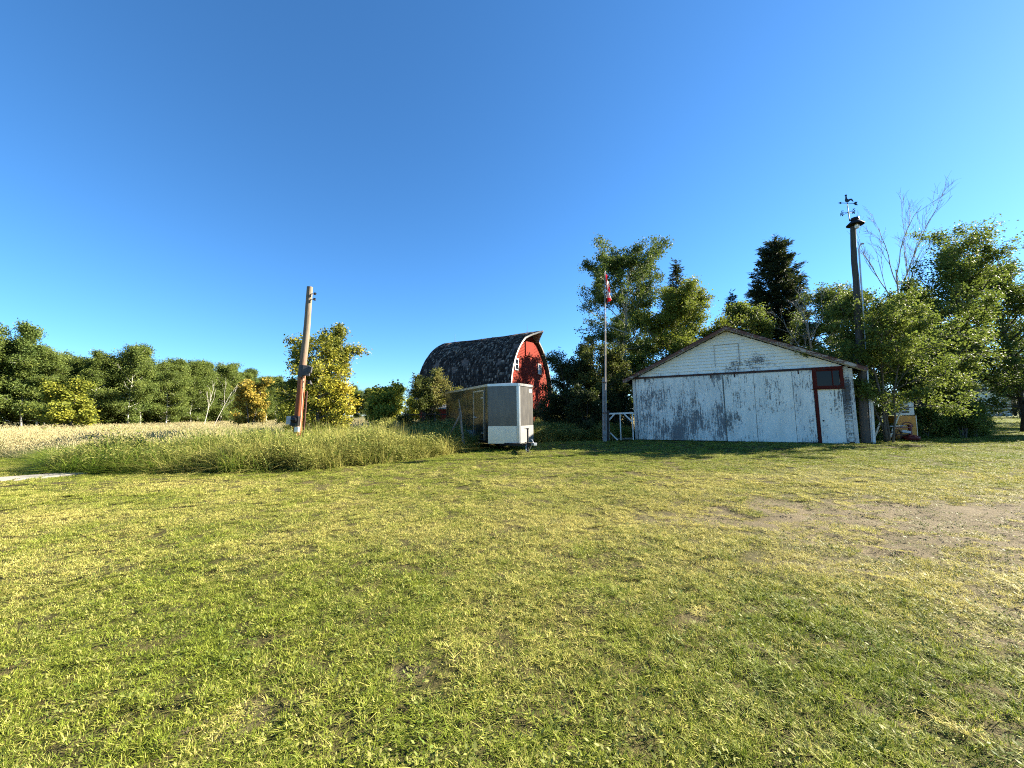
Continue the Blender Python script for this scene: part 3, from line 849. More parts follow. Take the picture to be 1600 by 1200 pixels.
# ------------------------------------------------------------------ white shed with the sliding doors
def build_shed():
    s = empty('white_shed', (6.735, 21.6, -.02), math.atan2(-4.6, 8.223))
    tag(s, 'white weathered wooden shed with two peeling sliding doors and a red-framed transom', 'shed')
    W, D, PK, SL = 9.42, 7.4, 5.56, .468
    LEAN = -.016
    ztop = lambda x: PK - SL * abs(x - W / 2)
    bd = lambda b, n, m, p=s, **k: b.build(n, m, p, shear=LEAN, **k)
    # shell behind the cladding
    b = MB(); b.prism([(.05, 0), (W - .05, 0), (W - .05, ztop(W) - .1), (W / 2, PK - .1), (.05, ztop(0) - .1)], .07, .15)
    b.box((.1, D / 2, ztop(0) / 2 - .05), (.1, D - .2, ztop(0) - .1)); b.box((W - .1, D / 2, ztop(0) / 2 - .05), (.1, D - .2, ztop(0) - .1))
    b.prism([(.05, 0), (W - .05, 0), (W - .05, ztop(W) - .1), (W / 2, PK - .1), (.05, ztop(0) - .1)], D - .1, D)
    bd(b, 'wall', M['shed_siding'])
    b = MB(); b.box((W / 2, .07, .06), (W + .02, .1, .14)); bd(b, 'sill', M['dark_wood'])
    # corner boards
    for x, w in ((.085, .17), (W - .07, .14)):
        b = MB(); b.box((x, .03, ztop(0) / 2), (w, .08, ztop(0) - .02)); bd(b, 'corner_board', M['shed_trim'])
    rng = random.Random(3)
    # sliding doors hang from the track: each of three wide panels
    for x0, cuts, mats in ((.20, (1.62, 3.12, 4.40), ('shed_door', 'shed_door', 'shed_door')), (4.44, (5.72, 7.24, 7.99), ('shed_door_clean', 'shed_door_clean', 'shed_door'))):
        b = MB(); b.box(((x0 + cuts[-1]) / 2, -.035, 1.70), (cuts[-1] - x0 - .02, .03, 3.22)); dr = bd(b, 'sliding_door', M['dark_wood'])
        tag(dr, 'left sliding door, paint flaked to grey wood' if x0 < 1 else 'right sliding door, paler paint with dark joints')
        a = x0
        for c, mt in zip(cuts, mats):
            b = MB(); b.box(((a + c) / 2, -.068, 1.705 + rng.uniform(-.012, .012)), (c - a - .014, .034, 3.27), (0, rng.uniform(-.002, .002), 0)); bd(b, 'panel', M[mt], dr, bevel=.004)
            a = c
        for hx in (x0 + .5, cuts[-1] - .5):
            b = MB(); b.box((hx, -.10, 3.30), (.05, .012, .22)); bd(b, 'hanger', M['rust'], dr)
    b = MB(); b.box((4.05, -.115, 3.405), (7.85, .07, .085)); tk = bd(b, 'door_track', M['rust'])
    for k in range(9):
        b = MB(); b.box((.55 + k * .9, -.085, 3.49), (.06, .07, .11)); b.box((.55 + k * .9, -.055, 3.55), (.05, .02, .12)); bd(b, 'track_bracket', M['galv'], tk)
    # walk-in door with the red transom
    b = MB(); b.box((8.075, -.02, 1.28), (.11, .10, 2.5)); bd(b, 'door_post', M['red_trim'])
    b = MB(); b.box((9.045, -.02, 1.28), (.07, .09, 2.5)); bd(b, 'door_post', M['shed_worn'])
    b = MB(); b.box((8.57, -.012, 1.26), (.86, .05, 2.42)); dr = bd(b, 'door', M['shed_door_clean'], bevel=.004)
    b = MB(); b.lathe([(.0, 0), (.03, 0), (.035, .02), (.0, .04)], (0, 0, 0), 10); kn = b.build('door_knob', M['black_steel'], dr); kn.location = (8.24, -.04, 1.05); kn.rotation_euler = (R(90), 0, 0)
    b = MB(); x0, x1, z0, z1 = 7.97, 9.09, 2.50, 3.46
    b.box(((x0 + x1) / 2, -.03, z0 + .055), (x1 - x0, .11, .11)); b.box(((x0 + x1) / 2, -.03, z1 - .06), (x1 - x0, .11, .12))
    b.box((x0 + .09, -.03, (z0 + z1) / 2), (.18, .105, z1 - z0 - .23)); b.box((x1 - .06, -.03, (z0 + z1) / 2), (.12, .105, z1 - z0 - .23))
    win = bd(b, 'transom_window', M['red_trim']); tag(win, 'red-painted transom frame above the walk-in door')
    for xa, xb in ((8.15, 8.72), (8.72, 8.97)):
        b = MB(); b.box(((xa + xb) / 2, .02, 2.975), (xb - xa - .03, .012, .73)); bd(b, 'pane', M['pane'], win)
    b = MB(); b.box((8.72, .0, 2.975), (.035, .04, .73)); b.box((8.56, -.0, 3.30), (.82, .04, .05)); bd(b, 'glazing_bar', M['red_trim'], win)
    b = MB(); b.box((8.53, -.075, 2.47), (1.2, .14, .04)); bd(b, 'sill', M['red_trim'], win)
    # clapboards: gable, and the strip by the corner
    z, k = 3.46, 0
    while z < PK - .14:
        h = .158
        xa = W / 2 - (PK - z - .04) / SL; xb = W / 2 + (PK - z - .04) / SL; xc = W / 2 - (PK - z - h - .02) / SL; xd = W / 2 + (PK - z - h - .02) / SL
        xa, xb, xc, xd = max(xa, .02), min(xb, W - .02), max(xc, .05), min(xd, W - .05)
        if xd - xc > .05:
            # each course in two or three lengths
            cutsx = sorted([4.05 + .1 * math.sin(k * 2.1), 5.35 + .12 * math.sin(k * 1.3)])
            seg = [xa] + [c for c in cutsx if xc + .3 < c < xd - .3] + [xb]
            for i in range(len(seg) - 1):
                l0, l1 = seg[i] + (.002 if i else 0), seg[i + 1] - .002
                t0 = xc if i == 0 else l0; t1 = xd if i == len(seg) - 2 else l1
                j = rng.uniform(-.004, .004); warp = rng.uniform(0, .010) if i == 1 or k < 4 else .002
                b = MB(); b.add([(l0, .02 - .02 - warp, z + j), (l1, 0 - warp, z + j), (t1, .045, z + h + .014), (t0, .045, z + h + .014), (l0, .06, z + j), (l1, .06, z + j), (t1, .06, z + h + .014), (t0, .06, z + h + .014)],
                                [(0, 1, 2, 3), (7, 6, 5, 4), (0, 4, 5, 1), (1, 5, 6, 2), (2, 6, 7, 3), (3, 7, 4, 0)])
                bd(b, 'clapboard', M['shed_siding'])
        z += h; k += 1
    z = .14
    while z < 3.42:
        b = MB(); h = .185; x0, x1 = 9.085, 9.275
        if z > 3.2: h = 3.44 - z
        b.add([(x0, -.004, z), (x1, -.004, z), (x1, .03, z + h), (x0, .03, z + h), (x0, .05, z), (x1, .05, z), (x1, .05, z + h), (x0, .05, z + h)], [(0, 1, 2, 3), (7, 6, 5, 4), (0, 4, 5, 1), (1, 5, 6, 2), (2, 6, 7, 3), (3, 7, 4, 0)])
        bd(b, 'clapboard', M['shed_worn']); z += .185
    # loft hatch drawn by its dark gaps
    ht = None
    for i, (cx, cz, dx, dz) in enumerate(((4.13, 4.33, .010, 1.08), (5.20, 4.30, .018, 1.06), (4.66, 4.86, 1.08, .010))):
        b = MB(); b.box((cx, -.012, cz), (dx, .02, dz)); bd(b, 'hatch_gap', M['old_wood'])
    # roof
    ov, ev, th = .42, .42, .10
    for sgn in (-1, 1):
        xe = W / 2 + sgn * (W / 2 + ev); ze = ztop(0) - SL * ev
        b = MB(); b.prism([(W / 2, PK + .05), (xe, ze + .05), (xe, ze + .05 + th), (W / 2, PK + .05 + th)], -ov, D + ov)
        rf = bd(b, 'roof', M['shingle'])
        b = MB(); b.prism([(W / 2, PK + .0), (xe, ze + .0), (xe, ze + .17), (W / 2, PK + .17)], -ov - .035, -ov - .003); bd(b, 'fascia', M['fascia'], rf)
        b = MB(); b.prism([(W / 2, PK + .02), (xe, ze + .02), (xe, ze + .045), (W / 2, PK + .045)], -ov + .002, .04); bd(b, 'soffit', M['shed_trim'], rf)
        b = MB()
        for i in range(16):      # lifted edges of the shingles along the rake
            u = (i + .5) / 16; x = W / 2 + (xe - W / 2) * u; z = PK + .05 + th + (ze - PK) * u
            b.box((x, -ov + .02 + rng.uniform(-.03, .02), z + .012), (abs(xe - W / 2) / 16 * 1.05, .16, .016), (0, math.atan(SL) * sgn, 0))
        o = bd(b, 'shingle_edge', M['shingle'], rf); tag(o, kind='stuff')
    return s
build_shed()

# ------------------------------------------------------------------ barn
def build_barn():
    s = empty('red_barn', (1.83, 38.0, 0), math.atan2(.866, .496))
    tag(s, 'old red barn with a curved dark shingled roof and pointed hay hood', 'barn')
    HW, ZE, RR, LEN = 4.25, 3.25, 6.5, 10.5
    PH = math.acos((RR - HW) / RR)
    def prof(u, off=0.0):      # u 0 eave .. 1 ridge
        p = PH * u
        return (RR + off) * math.cos(p) - (RR - HW), ZE + (RR + off) * math.sin(p)
    def half(z):
        if z <= ZE: return HW
        a = math.asin(min(1, (z - ZE) / RR)); return max(0, RR * math.cos(a) - (RR - HW))
    def yfront(u): return -.28 - 1.15 * max(0, (u - .80) / .20) ** 1.1
    top = prof(1)[1]
    # side walls and rear
    for sx in (-1, 1):
        b = MB(); b.box((sx * (HW - .05), LEN / 2, ZE / 2), (.1, LEN, ZE)); b.build('side_wall', M['barn_red'], s)
    n = 24
    poly = [(-HW, 0), (HW, 0)] + [prof(k / n) for k in range(n + 1)] + [(-prof(k / n)[0], prof(k / n)[1]) for k in range(n - 1, -1, -1)]
    b = MB(); b.prism(poly, LEN - .1, LEN); b.build('rear_wall', M['barn_red'], s)
    b = MB(); b.prism([(x * .985, z - (.06 if z > 1 else 0)) for x, z in poly], .08, .16); b.build('gable_wall', M['dark_wood'], s)
    # gable boards, one course after another
    b = MB(); z = .15; h = .15; rng = random.Random(5)
    while z < top - .12:
        w0, w1 = half(z) - .03, half(min(z + h, top - .01)) - .03
        if w1 > .05:
            cuts = [-w0] + sorted(rng.uniform(-w1 * .8, w1 * .8) for _ in range(3)) + [w0]
            for i in range(4):
                a, c = cuts[i] + .003, cuts[i + 1] - .003; a1 = -w1 if i == 0 else a; c1 = w1 if i == 3 else c
                t = rng.uniform(0, .006)
                b.add([(a, -t, z), (c, -t, z), (c1, .03, z + h + .01), (a1, .03, z + h + .01), (a, .06, z), (c, .06, z)], [(0, 1, 2, 3), (0, 4, 5, 1)])
        z += h
    tag(b.build('siding', M['barn_red'], s), kind='stuff')
    # windows
    for x in (-2.85, 1.95):
        b = MB(); z = 6.05; w, hh = .62, 1.0
        for sx in (-1, 1): b.box((x + sx * w / 2, -.04, z), (.09, .06, hh + .09)); b.box((x, -.04, z + sx * hh / 2), (w - .10, .058, .09))
        wn = b.build('window', M['white_trim'], s)
        b = MB(); b.box((x, -.012, z), (w - .1, .02, hh - .1)); b.build('pane', M['pane'], wn)
        b = MB(); b.box((x, -.035, z), (w - .13, .03, .05)); b.build('glazing_bar', M['white_trim'], wn)
    # doors at ground level and hay door
    b = MB(); b.box((.6, -.045, 1.35), (2.6, .06, 2.6)); dr = b.build('barn_door', M['barn_red'], s)
    b = MB()
    for x in (-.7, 1.9): b.box((x, -.085, 1.35), (.14, .03, 2.6))
    for z in (.12, 1.35, 2.6): b.box((.6, -.083, z), (2.46, .028, .14))
    b.build('door_trim', M['red_trim'], dr)
    b = MB(); b.box((-.2, -.05, 7.9), (1.7, .06, 1.6)); b.build('hay_door', M['barn_red'], s)
    # curved roof shell
    b = MB(); m = 30; NS = 16; vs, fs = [], []
    for sx in (-1, 1):
        base = len(vs)
        for k in range(m + 1):
            u = k / m; y0 = yfront(u)
            xi, zi = prof(u, .05); xo, zo = prof(u, .17)
            if k == 0: xi += .28; zi -= .28; xo += .32; zo -= .22
            for j in range(NS + 1):
                y = y0 + (LEN + .3 - y0) * j / NS
                vs += [(sx * max(xi, 0), y, zi), (sx * max(xo, 0), y, zo)]
        row = 2 * (NS + 1)
        for k in range(m):
            for j in range(NS):
                i = base + row * k + 2 * j; q = i + row
                fs += [(i, q, q + 2, i + 2), (i + 1, i + 3, q + 3, q + 1)]
            i = base + row * k; q = i + row; e = 2 * NS
            fs += [(i, i + 1, q + 1, q), (i + e, q + e, q + e + 1, i + e + 1)]
        for j in range(NS): i = base + 2 * j; fs.append((i, i + 2, i + 3, i + 1))
    b.add(vs, fs); roof = b.build('roof', M['soffit'], s)
    # shingles
    rg = np.random.default_rng(8)
    V, F, T = [], [], []
    rows = 32; arc = (RR + .18) * PH; step = arc / rows
    for sx in (-1, 1):
        for i in range(-1, rows):
            u0 = i / rows; u1 = min((i + 1.25) / rows, 1.0)
            y = yfront(max(u0, 0)) + (.10 if i % 2 else 0)
            while y < LEN + .28:
                w = rg.uniform(.08, .17); y1 = min(y + w, LEN + .3)
                if rg.random() > .05 and fbm(y * .8 + 3, i * .16 + sx * 9, 88, 3) < .74:
                    lift = rg.uniform(.012, .035) + (rg.random() < .06) * rg.uniform(.02, .06)
                    dz = rg.normal(0, .012)
                    if i < 0:
                        xo, zo = prof(0, .17); xa, za = xo + .33 + lift, zo - .22 + dz
                    else: xa, za = prof(u0, .175 + lift); za += dz
                    xb, zb = prof(u1, .178)
                    q = len(V) * 1
                    t = rg.uniform(.62, .90) if rg.random() < .18 + .14 * (u0 > .6) else rg.uniform(.08, .58)
                    V += [(sx * xa, y + .004, za), (sx * xa, y1 - .004, za), (sx * max(xb, 0), y1 - .004, zb), (sx * max(xb, 0), y + .004, zb), (sx * (xa - .03), y + .004, za - .012), (sx * (xa - .03), y1 - .004, za - .012)]
                    F += [(q, q + 1, q + 2, q + 3), (q + 4, q + 5, q + 1, q)]; T += [t] * 6
                y = y1
    me = np_mesh('shingles', np.array(V), np.array(F), {'tint': np.array(T)}, M['shingle'])
    tag(link(bpy.data.objects.new('shingles', me), roof), kind='stuff')
    # pale trim on the roof's front edge, hood rafters, ridge cap
    for sx in (-1, 1):
        b = MB()
        for k in range(m):
            u, v = k / m, (k + 1) / m
            (xa, za), (xb, zb) = prof(u, .03), prof(v, .03); (xc, zc), (xd, zd) = prof(u, .18), prof(v, .18)
            ya, yb = yfront(u) - .02, yfront(v) - .02
            b.add([(sx * xa, ya, za), (sx * max(xb, 0), yb, zb), (sx * max(xd, 0), yb, zd), (sx * xc, ya, zc)], [(0, 1, 2, 3)])
        b.build('rake_trim', M['white_trim' if sx < 0 else 'old_wood'], roof)
    b = MB()
    for k in range(6):
        for sx in (-1, 1):
            u = .82 + .03 * k; x, z = prof(u, .02); b.bar((sx * x, yfront(u) + .05, z), (sx * x, .1, z), .06, .09)
    b.build('hood_rafter', M['grey_barn_wood'], roof)
    b = MB(); z = prof(1, .17)[1]
    for j in range(16):
        ya, yb = [yfront(1) + (LEN + .3 - yfront(1)) * k / 16 for k in (j, j + 1)]
        b.prism([(-.16, z - .1), (0, z + .035), (.16, z - .1)], ya, yb)
    b.build('ridge_cap', M['old_wood'], roof)
    for y in (.3, LEN - 1.2):
        b = MB(); b.tube([(0, y, z), (0, y, z + .95)], [.014, .008], 5); b.bar((-.12, y, z), (0, y, z + .3), .012); b.bar((.12, y, z), (0, y, z + .3), .012); b.build('lightning_rod', M['black_steel'], roof)
    for o in [roof] + list(roof.children):         # the ridge sags with age
        me = o.data; co = np.empty(len(me.vertices) * 3, np.float32); me.vertices.foreach_get('co', co); co = co.reshape(-1, 3)
        k = np.clip(co[:, 1] / LEN, 0, 1); co[:, 2] -= .07 * np.sin(np.pi * k) * np.clip((co[:, 2] - 3) / 6.5, 0, 1) ** 1.5 - .018 * np.sin(k * 17) * np.clip((co[:, 2] - 3) / 6.5, 0, 1)
        me.vertices.foreach_set('co', co.ravel()); me.update()
build_barn()

# ------------------------------------------------------------------ enclosed cargo trailer
def build_trailer():
    s = empty('cargo_trailer', (-.055, 16.46, 0), math.atan2(-.44, -.9))
    tag(s, 'charcoal enclosed cargo trailer with a wedge nose and bright metal stone guard', 'trailer')
    hw, LN, z0, z1, zg = 1.05, 5.95, .34, 2.72, 1.02
    nose = [(hw, 0), (.085, .70), (.04, .735), (-.04, .735), (-.085, .70), (-hw, 0)]
    b = MB()   # side, rear and roof body
    b.add([(hw, -LN, z0), (hw, 0, z0), (hw, 0, z1), (hw, -LN, z1), (-hw, -LN, z0), (-hw, 0, z0), (-hw, 0, z1), (-hw, -LN, z1)], [(0, 1, 2, 3), (7, 6, 5, 4), (0, 3, 7, 4)])
    n = len(nose)
    b.add([(x, y, z) for z in (z0, z1) for x, y in [(hw, -LN)] + nose + [(-hw, -LN)]], [tuple(range(n + 2)), tuple(range(2 * n + 3, n + 1, -1))])
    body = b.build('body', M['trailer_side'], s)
    b = MB()
    for i in range(5):
        (x0, y0), (x1, y1) = nose[i], nose[i + 1]
        b.add([(x0, y0, z0), (x1, y1, z0), (x1, y1, z1), (x0, y0, z1)], [(0, 1, 2, 3)])
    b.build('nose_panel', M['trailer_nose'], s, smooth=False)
    # side sheets with rivet seams
    sheet = [-LN + .02, -4.75, -3.55, -2.45, -1.78]
    for y in sheet[1:] + [-.25]:
        b = MB(); b.box((hw + .004, y, (z0 + z1) / 2), (.008, .03, z1 - z0 - .2)); b.build('seam_strip', M['trailer_side'], s)
    # stone guard, both faces of the wedge
    for sx in (-1, 1):
        q = [(sx * hw, 0), (sx * .09, .695)]; d = Vector((q[1][0] - q[0][0], q[1][1] - q[0][1])).normalized(); nn = Vector((d.y, -d.x)) * (1 if d.y * sx > 0 else -1); nn = nn * .008
        if nn.x * sx < 0: nn = -nn
        b = MB(); a, c = Vector(q[0]) + nn, Vector(q[1]) + nn
        b.add([(a.x, a.y, z0 - .02), (c.x, c.y, z0 - .02), (c.x, c.y, zg), (a.x, a.y, zg)], [(0, 1, 2, 3)]); b.build('stone_guard', M['tread_plate'], s)
    b = MB(); b.add([(x * 1.02, y * 1.012 + .004, z) for z in (z0 - .02, zg) for x, y in nose[1:5]], [(0, 1, 5, 4), (1, 2, 6, 5), (2, 3, 7, 6)]); b.build('stone_guard', M['aluminium'], s, smooth=True)
    b = MB(); b.add([(x * 1.02, y * 1.01 + .003, z) for z in (zg + .003, z1 - .06) for x, y in nose[1:5]], [(0, 1, 5, 4), (1, 2, 6, 5), (2, 3, 7, 6)]); b.build('nose_trim', M['aluminium'], s, smooth=True)
    # cap rails round the top, corner trim, bottom rail
    o2 = 1.012
    b = MB(); ring = [(hw, -LN)] + nose + [(-hw, -LN)]
    for i in range(len(ring)):
        (x0, y0), (x1, y1) = ring[i], ring[(i + 1) % len(ring)]
        b.bar((x0 * o2, y0 * o2 + .01, z1 - .025), (x1 * o2, y1 * o2 + .01, z1 - .025), .03, .10)
    b.build('top_rail', M['aluminium'], s)
    b = MB(); pv = [(hw, -LN), (hw, 0), (0, .76), (-hw, 0), (-hw, -LN)]
    b.add([(x * .99, y * .995, z1 + .02) for x, y in pv] + [(0, -LN, z1 + .10), (0, 0, z1 + .10)], [(0, 1, 6, 5), (1, 2, 6), (2, 3, 6), (3, 4, 5, 6), (0, 5, 4)]); b.build('roof', M['aluminium'], s)
    b = MB(); b.box((hw + .004, -.002, (zg + z1) / 2), (.03, .03, z1 - zg - .08)); b.build('corner_trim', M['trailer_side'], s)
    b = MB(); b.box((hw + .008, -LN / 2, z0 + .04), (.02, LN, .09)); b.build('bottom_rail', M['black_steel'], s)
    # side door
    ya, yb, za, zb = -1.62, -.42, .45, 2.50
    b = MB(); b.box((hw + .012, (ya + yb) / 2, (za + zb) / 2), (.02, yb - ya - .06, zb - za - .06)); dr = b.build('door', M['trailer_side'], s)
    b = MB(); x = hw + .022
    for y in (ya, yb): b.box((x, y, (za + zb) / 2), (.03, .055, zb - za + .05))
    for z in (za, zb): b.box((x, (ya + yb) / 2, z), (.028, yb - ya - .06, .055))
    b.build('door_frame', M['aluminium'], dr)
    for z in (.72, 2.2): b = MB(); b.box((hw + .034, yb - .13, z), (.03, .26, .045)); b.build('hinge', M['galv'], dr)
    b = MB(); b.box((hw + .04, ya + .12, 1.38), (.05, .16, .10)); b.bar((hw + .06, ya + .05, 1.38), (hw + .06, ya + .5, 1.36), .025); b.build('handle', M['galv'], dr)
    b = MB(); b.box((hw + .03, ya + .2, za + .05), (.04, .1, .04)); b.build('hold_back', M['galv'], dr)
    # wheels and fenders, frame, tongue, jack
    for sx in (-1, 1):
        b = MB(); pr = [(-2.62, .30), (-2.50, .66), (-2.28, .80), (-1.86, .80), (-1.66, .66), (-1.55, .30)]
        b.prism(pr, sx * hw + (.0 if sx > 0 else -.20), sx * hw + (.20 if sx > 0 else 0), ax='x'); b.build('fender', M['fender'], s, smooth=False, bevel=.02)
        b = MB(); b.lathe([(.0, -.09), (.22, -.1), (.33, -.09), (.35, -.04), (.35, .04), (.33, .09), (.22, .1), (0, .09)], (0, 0, 0), 24)
        w = b.build('wheel', M['rubber'], s, smooth=True); w.location = (sx * (hw + .05), -2.08, .34); w.rotation_euler = (0, R(90), 0)
        b = MB(); b.lathe([(.0, .03), (.06, .06), (.10, .03), (.17, .05), (.20, .105)], (0, 0, 0), 16); h = b.build('rim', M['galv'], w, smooth=True)
    b = MB()
    for sx in (-1, 1): b.bar((sx * .6, -LN + .2, z0 - .05), (sx * .6, .2, z0 - .05), .06, .12); b.bar((sx * .6, .1, z0 - .05), (0, 1.65, z0 - .02), .06, .10)
    for k in range(6): b.bar((-1.0, -LN + .3 + k * 1.1, z0 - .03), (1.0, -LN + .3 + k * 1.1, z0 - .03), .05, .06)
    b.bar((0, 1.4, z0 + .02), (0, 1.85, z0 + .02), .09, .09)
    b.build('frame', M['black_steel'], s)
    b = MB(); b.tube([(0, 1.45, .03), (0, 1.45, .92)], .033, 8); b.box((0, 1.45, .93), (.07, .07, .05)); b.bar((0, 1.45, .94), (.16, 1.45, .96), .02); b.box((0, 1.45, .03), (.18, .18, .02)); b.build('jack', M['black_steel'], s)
    b = MB(); b.box((0, 1.93, z0 + .03), (.13, .22, .10)); b.bar((0, 1.9, z0 + .08), (0, 1.75, z0 + .2), .03); b.build('coupler', M['galv'], s, bevel=.01)
    b = MB(); b.tube([(.1, 1.5, z0), (.14, 1.55, .12), (.1, 1.7, .10), (.05, 1.85, z0)], .012, 5); b.build('safety_chain', M['galv'], s)
    # small pale sticker high on the far nose panel
    b = MB(); a, c = Vector((-hw, 0)), Vector((-.09, .695)); d = (c - a).normalized(); nn = Vector((-d.y, d.x)) * .006
    if nn.x > 0: nn = -nn
    p0, p1 = a + d * .08 + nn, a + d * .36 + nn
    b.add([(p0.x, p0.y, 2.42), (p1.x, p1.y, 2.42), (p1.x, p1.y, 2.54), (p0.x, p0.y, 2.54)], [(0, 1, 2, 3)]); b.build('sticker', M['white_enamel'], s)
    # wheel chock blocks / stand under the step
    b = MB(); b.box((hw + .1, -1.2, .30), (.22, .5, .03)); b.bar((hw, -1.4, .33), (hw + .2, -1.4, .3), .02); b.bar((hw, -1.0, .33), (hw + .2, -1.0, .3), .02); b.build('step', M['galv'], s)
build_trailer()

# ------------------------------------------------------------------ poles
def build_service_pole():
    s = empty('utility_pole', (-7.48, 13.5, 0)); s.rotation_euler = (0, math.atan2(.36, 5.6), 0)
    tag(s, 'leaning wooden utility pole with reddish lower half and meter box in the weeds', 'pole')
    b = MB(); rng = random.Random(2)
    pts = [(rng.uniform(-.012, .012), rng.uniform(-.012, .012), -.3 + 6.38 * k / 10) for k in range(11)]
    b.tube(pts, [.142 - .045 * k / 10 for k in range(11)], 18); b.build('pole', m_pole('service_pole', (.20, .16, .115), (.25, .08, .033), 3.1), s, smooth=True)
    for z in (5.83, 5.63):
        b = MB(); b.tube([(.08, -.04, z), (.20, -.06, z)], .018, 6); b.build('insulator_pin', M['galv'], s)
        b = MB(); b.lathe([(.02, -.04), (.05, -.03), (.035, 0), (.05, .03), (.02, .045)], (.22, -.06, z), 10); b.build('insulator', M['black_steel'], s, smooth=True)
    b = MB(); b.box((.02, -.14, 3.08), (.16, .06, .42)); b.box((.20, -.12, 3.10), (.22, .18, .36), (0, 0, .35)); b.box((.34, -.14, 3.14), (.10, .12, .20), (0, .1, .2)); b.build('floodlight_box', m_plain('box_grey', (.05, .05, .052), .6), s, bevel=.012)
    b = MB(); b.tube([(.20, -.1, 2.78), (.34, -.16, 2.72)], .02, 6); b.lathe([(.03, .06), (.05, .02), (.09, -.06), (.085, -.07), (.0, -.05)], (.38, -.17, 2.70), 14); b.build('lamp_shade', M['black_steel'], s, smooth=True)
    b = MB(); b.box((-.20, -.12, 1.37), (.18, .16, .28)); b.build('junction_box', M['grey_box'], s, bevel=.01)
    b = MB(); b.box((.02, -.20, 1.36), (.26, .12, .34)); mb = b.build('meter_box', M['black_steel'], s, bevel=.015)
    b = MB(); b.lathe([(.10, 0), (.10, .05), (.085, .09), (0, .10)], (0, 0, 0), 16); m = b.build('meter', M['pane'], mb, smooth=True); m.location = (.02, -.26, 1.40); m.rotation_euler = (R(90), 0, 0)
    b = MB(); b.box((.10, -.19, 1.08), (.13, .10, .18)); b.build('breaker_box', M['white_enamel'], s, bevel=.008)
    b = MB(); b.tube([(.16, -.13, -.1), (.16, -.13, 1.6), (.12, -.13, 2.9)], .024, 7); b.build('conduit', m_plain('conduit_pink', (.45, .22, .14), .7), s, smooth=True)
    b = MB(); b.tube([(.24, -.02, -.1), (.24, -.02, 1.5), (.22, .0, 2.4)], .03, 7); b.build('conduit', M['rust'], s, smooth=True)
build_service_pole()

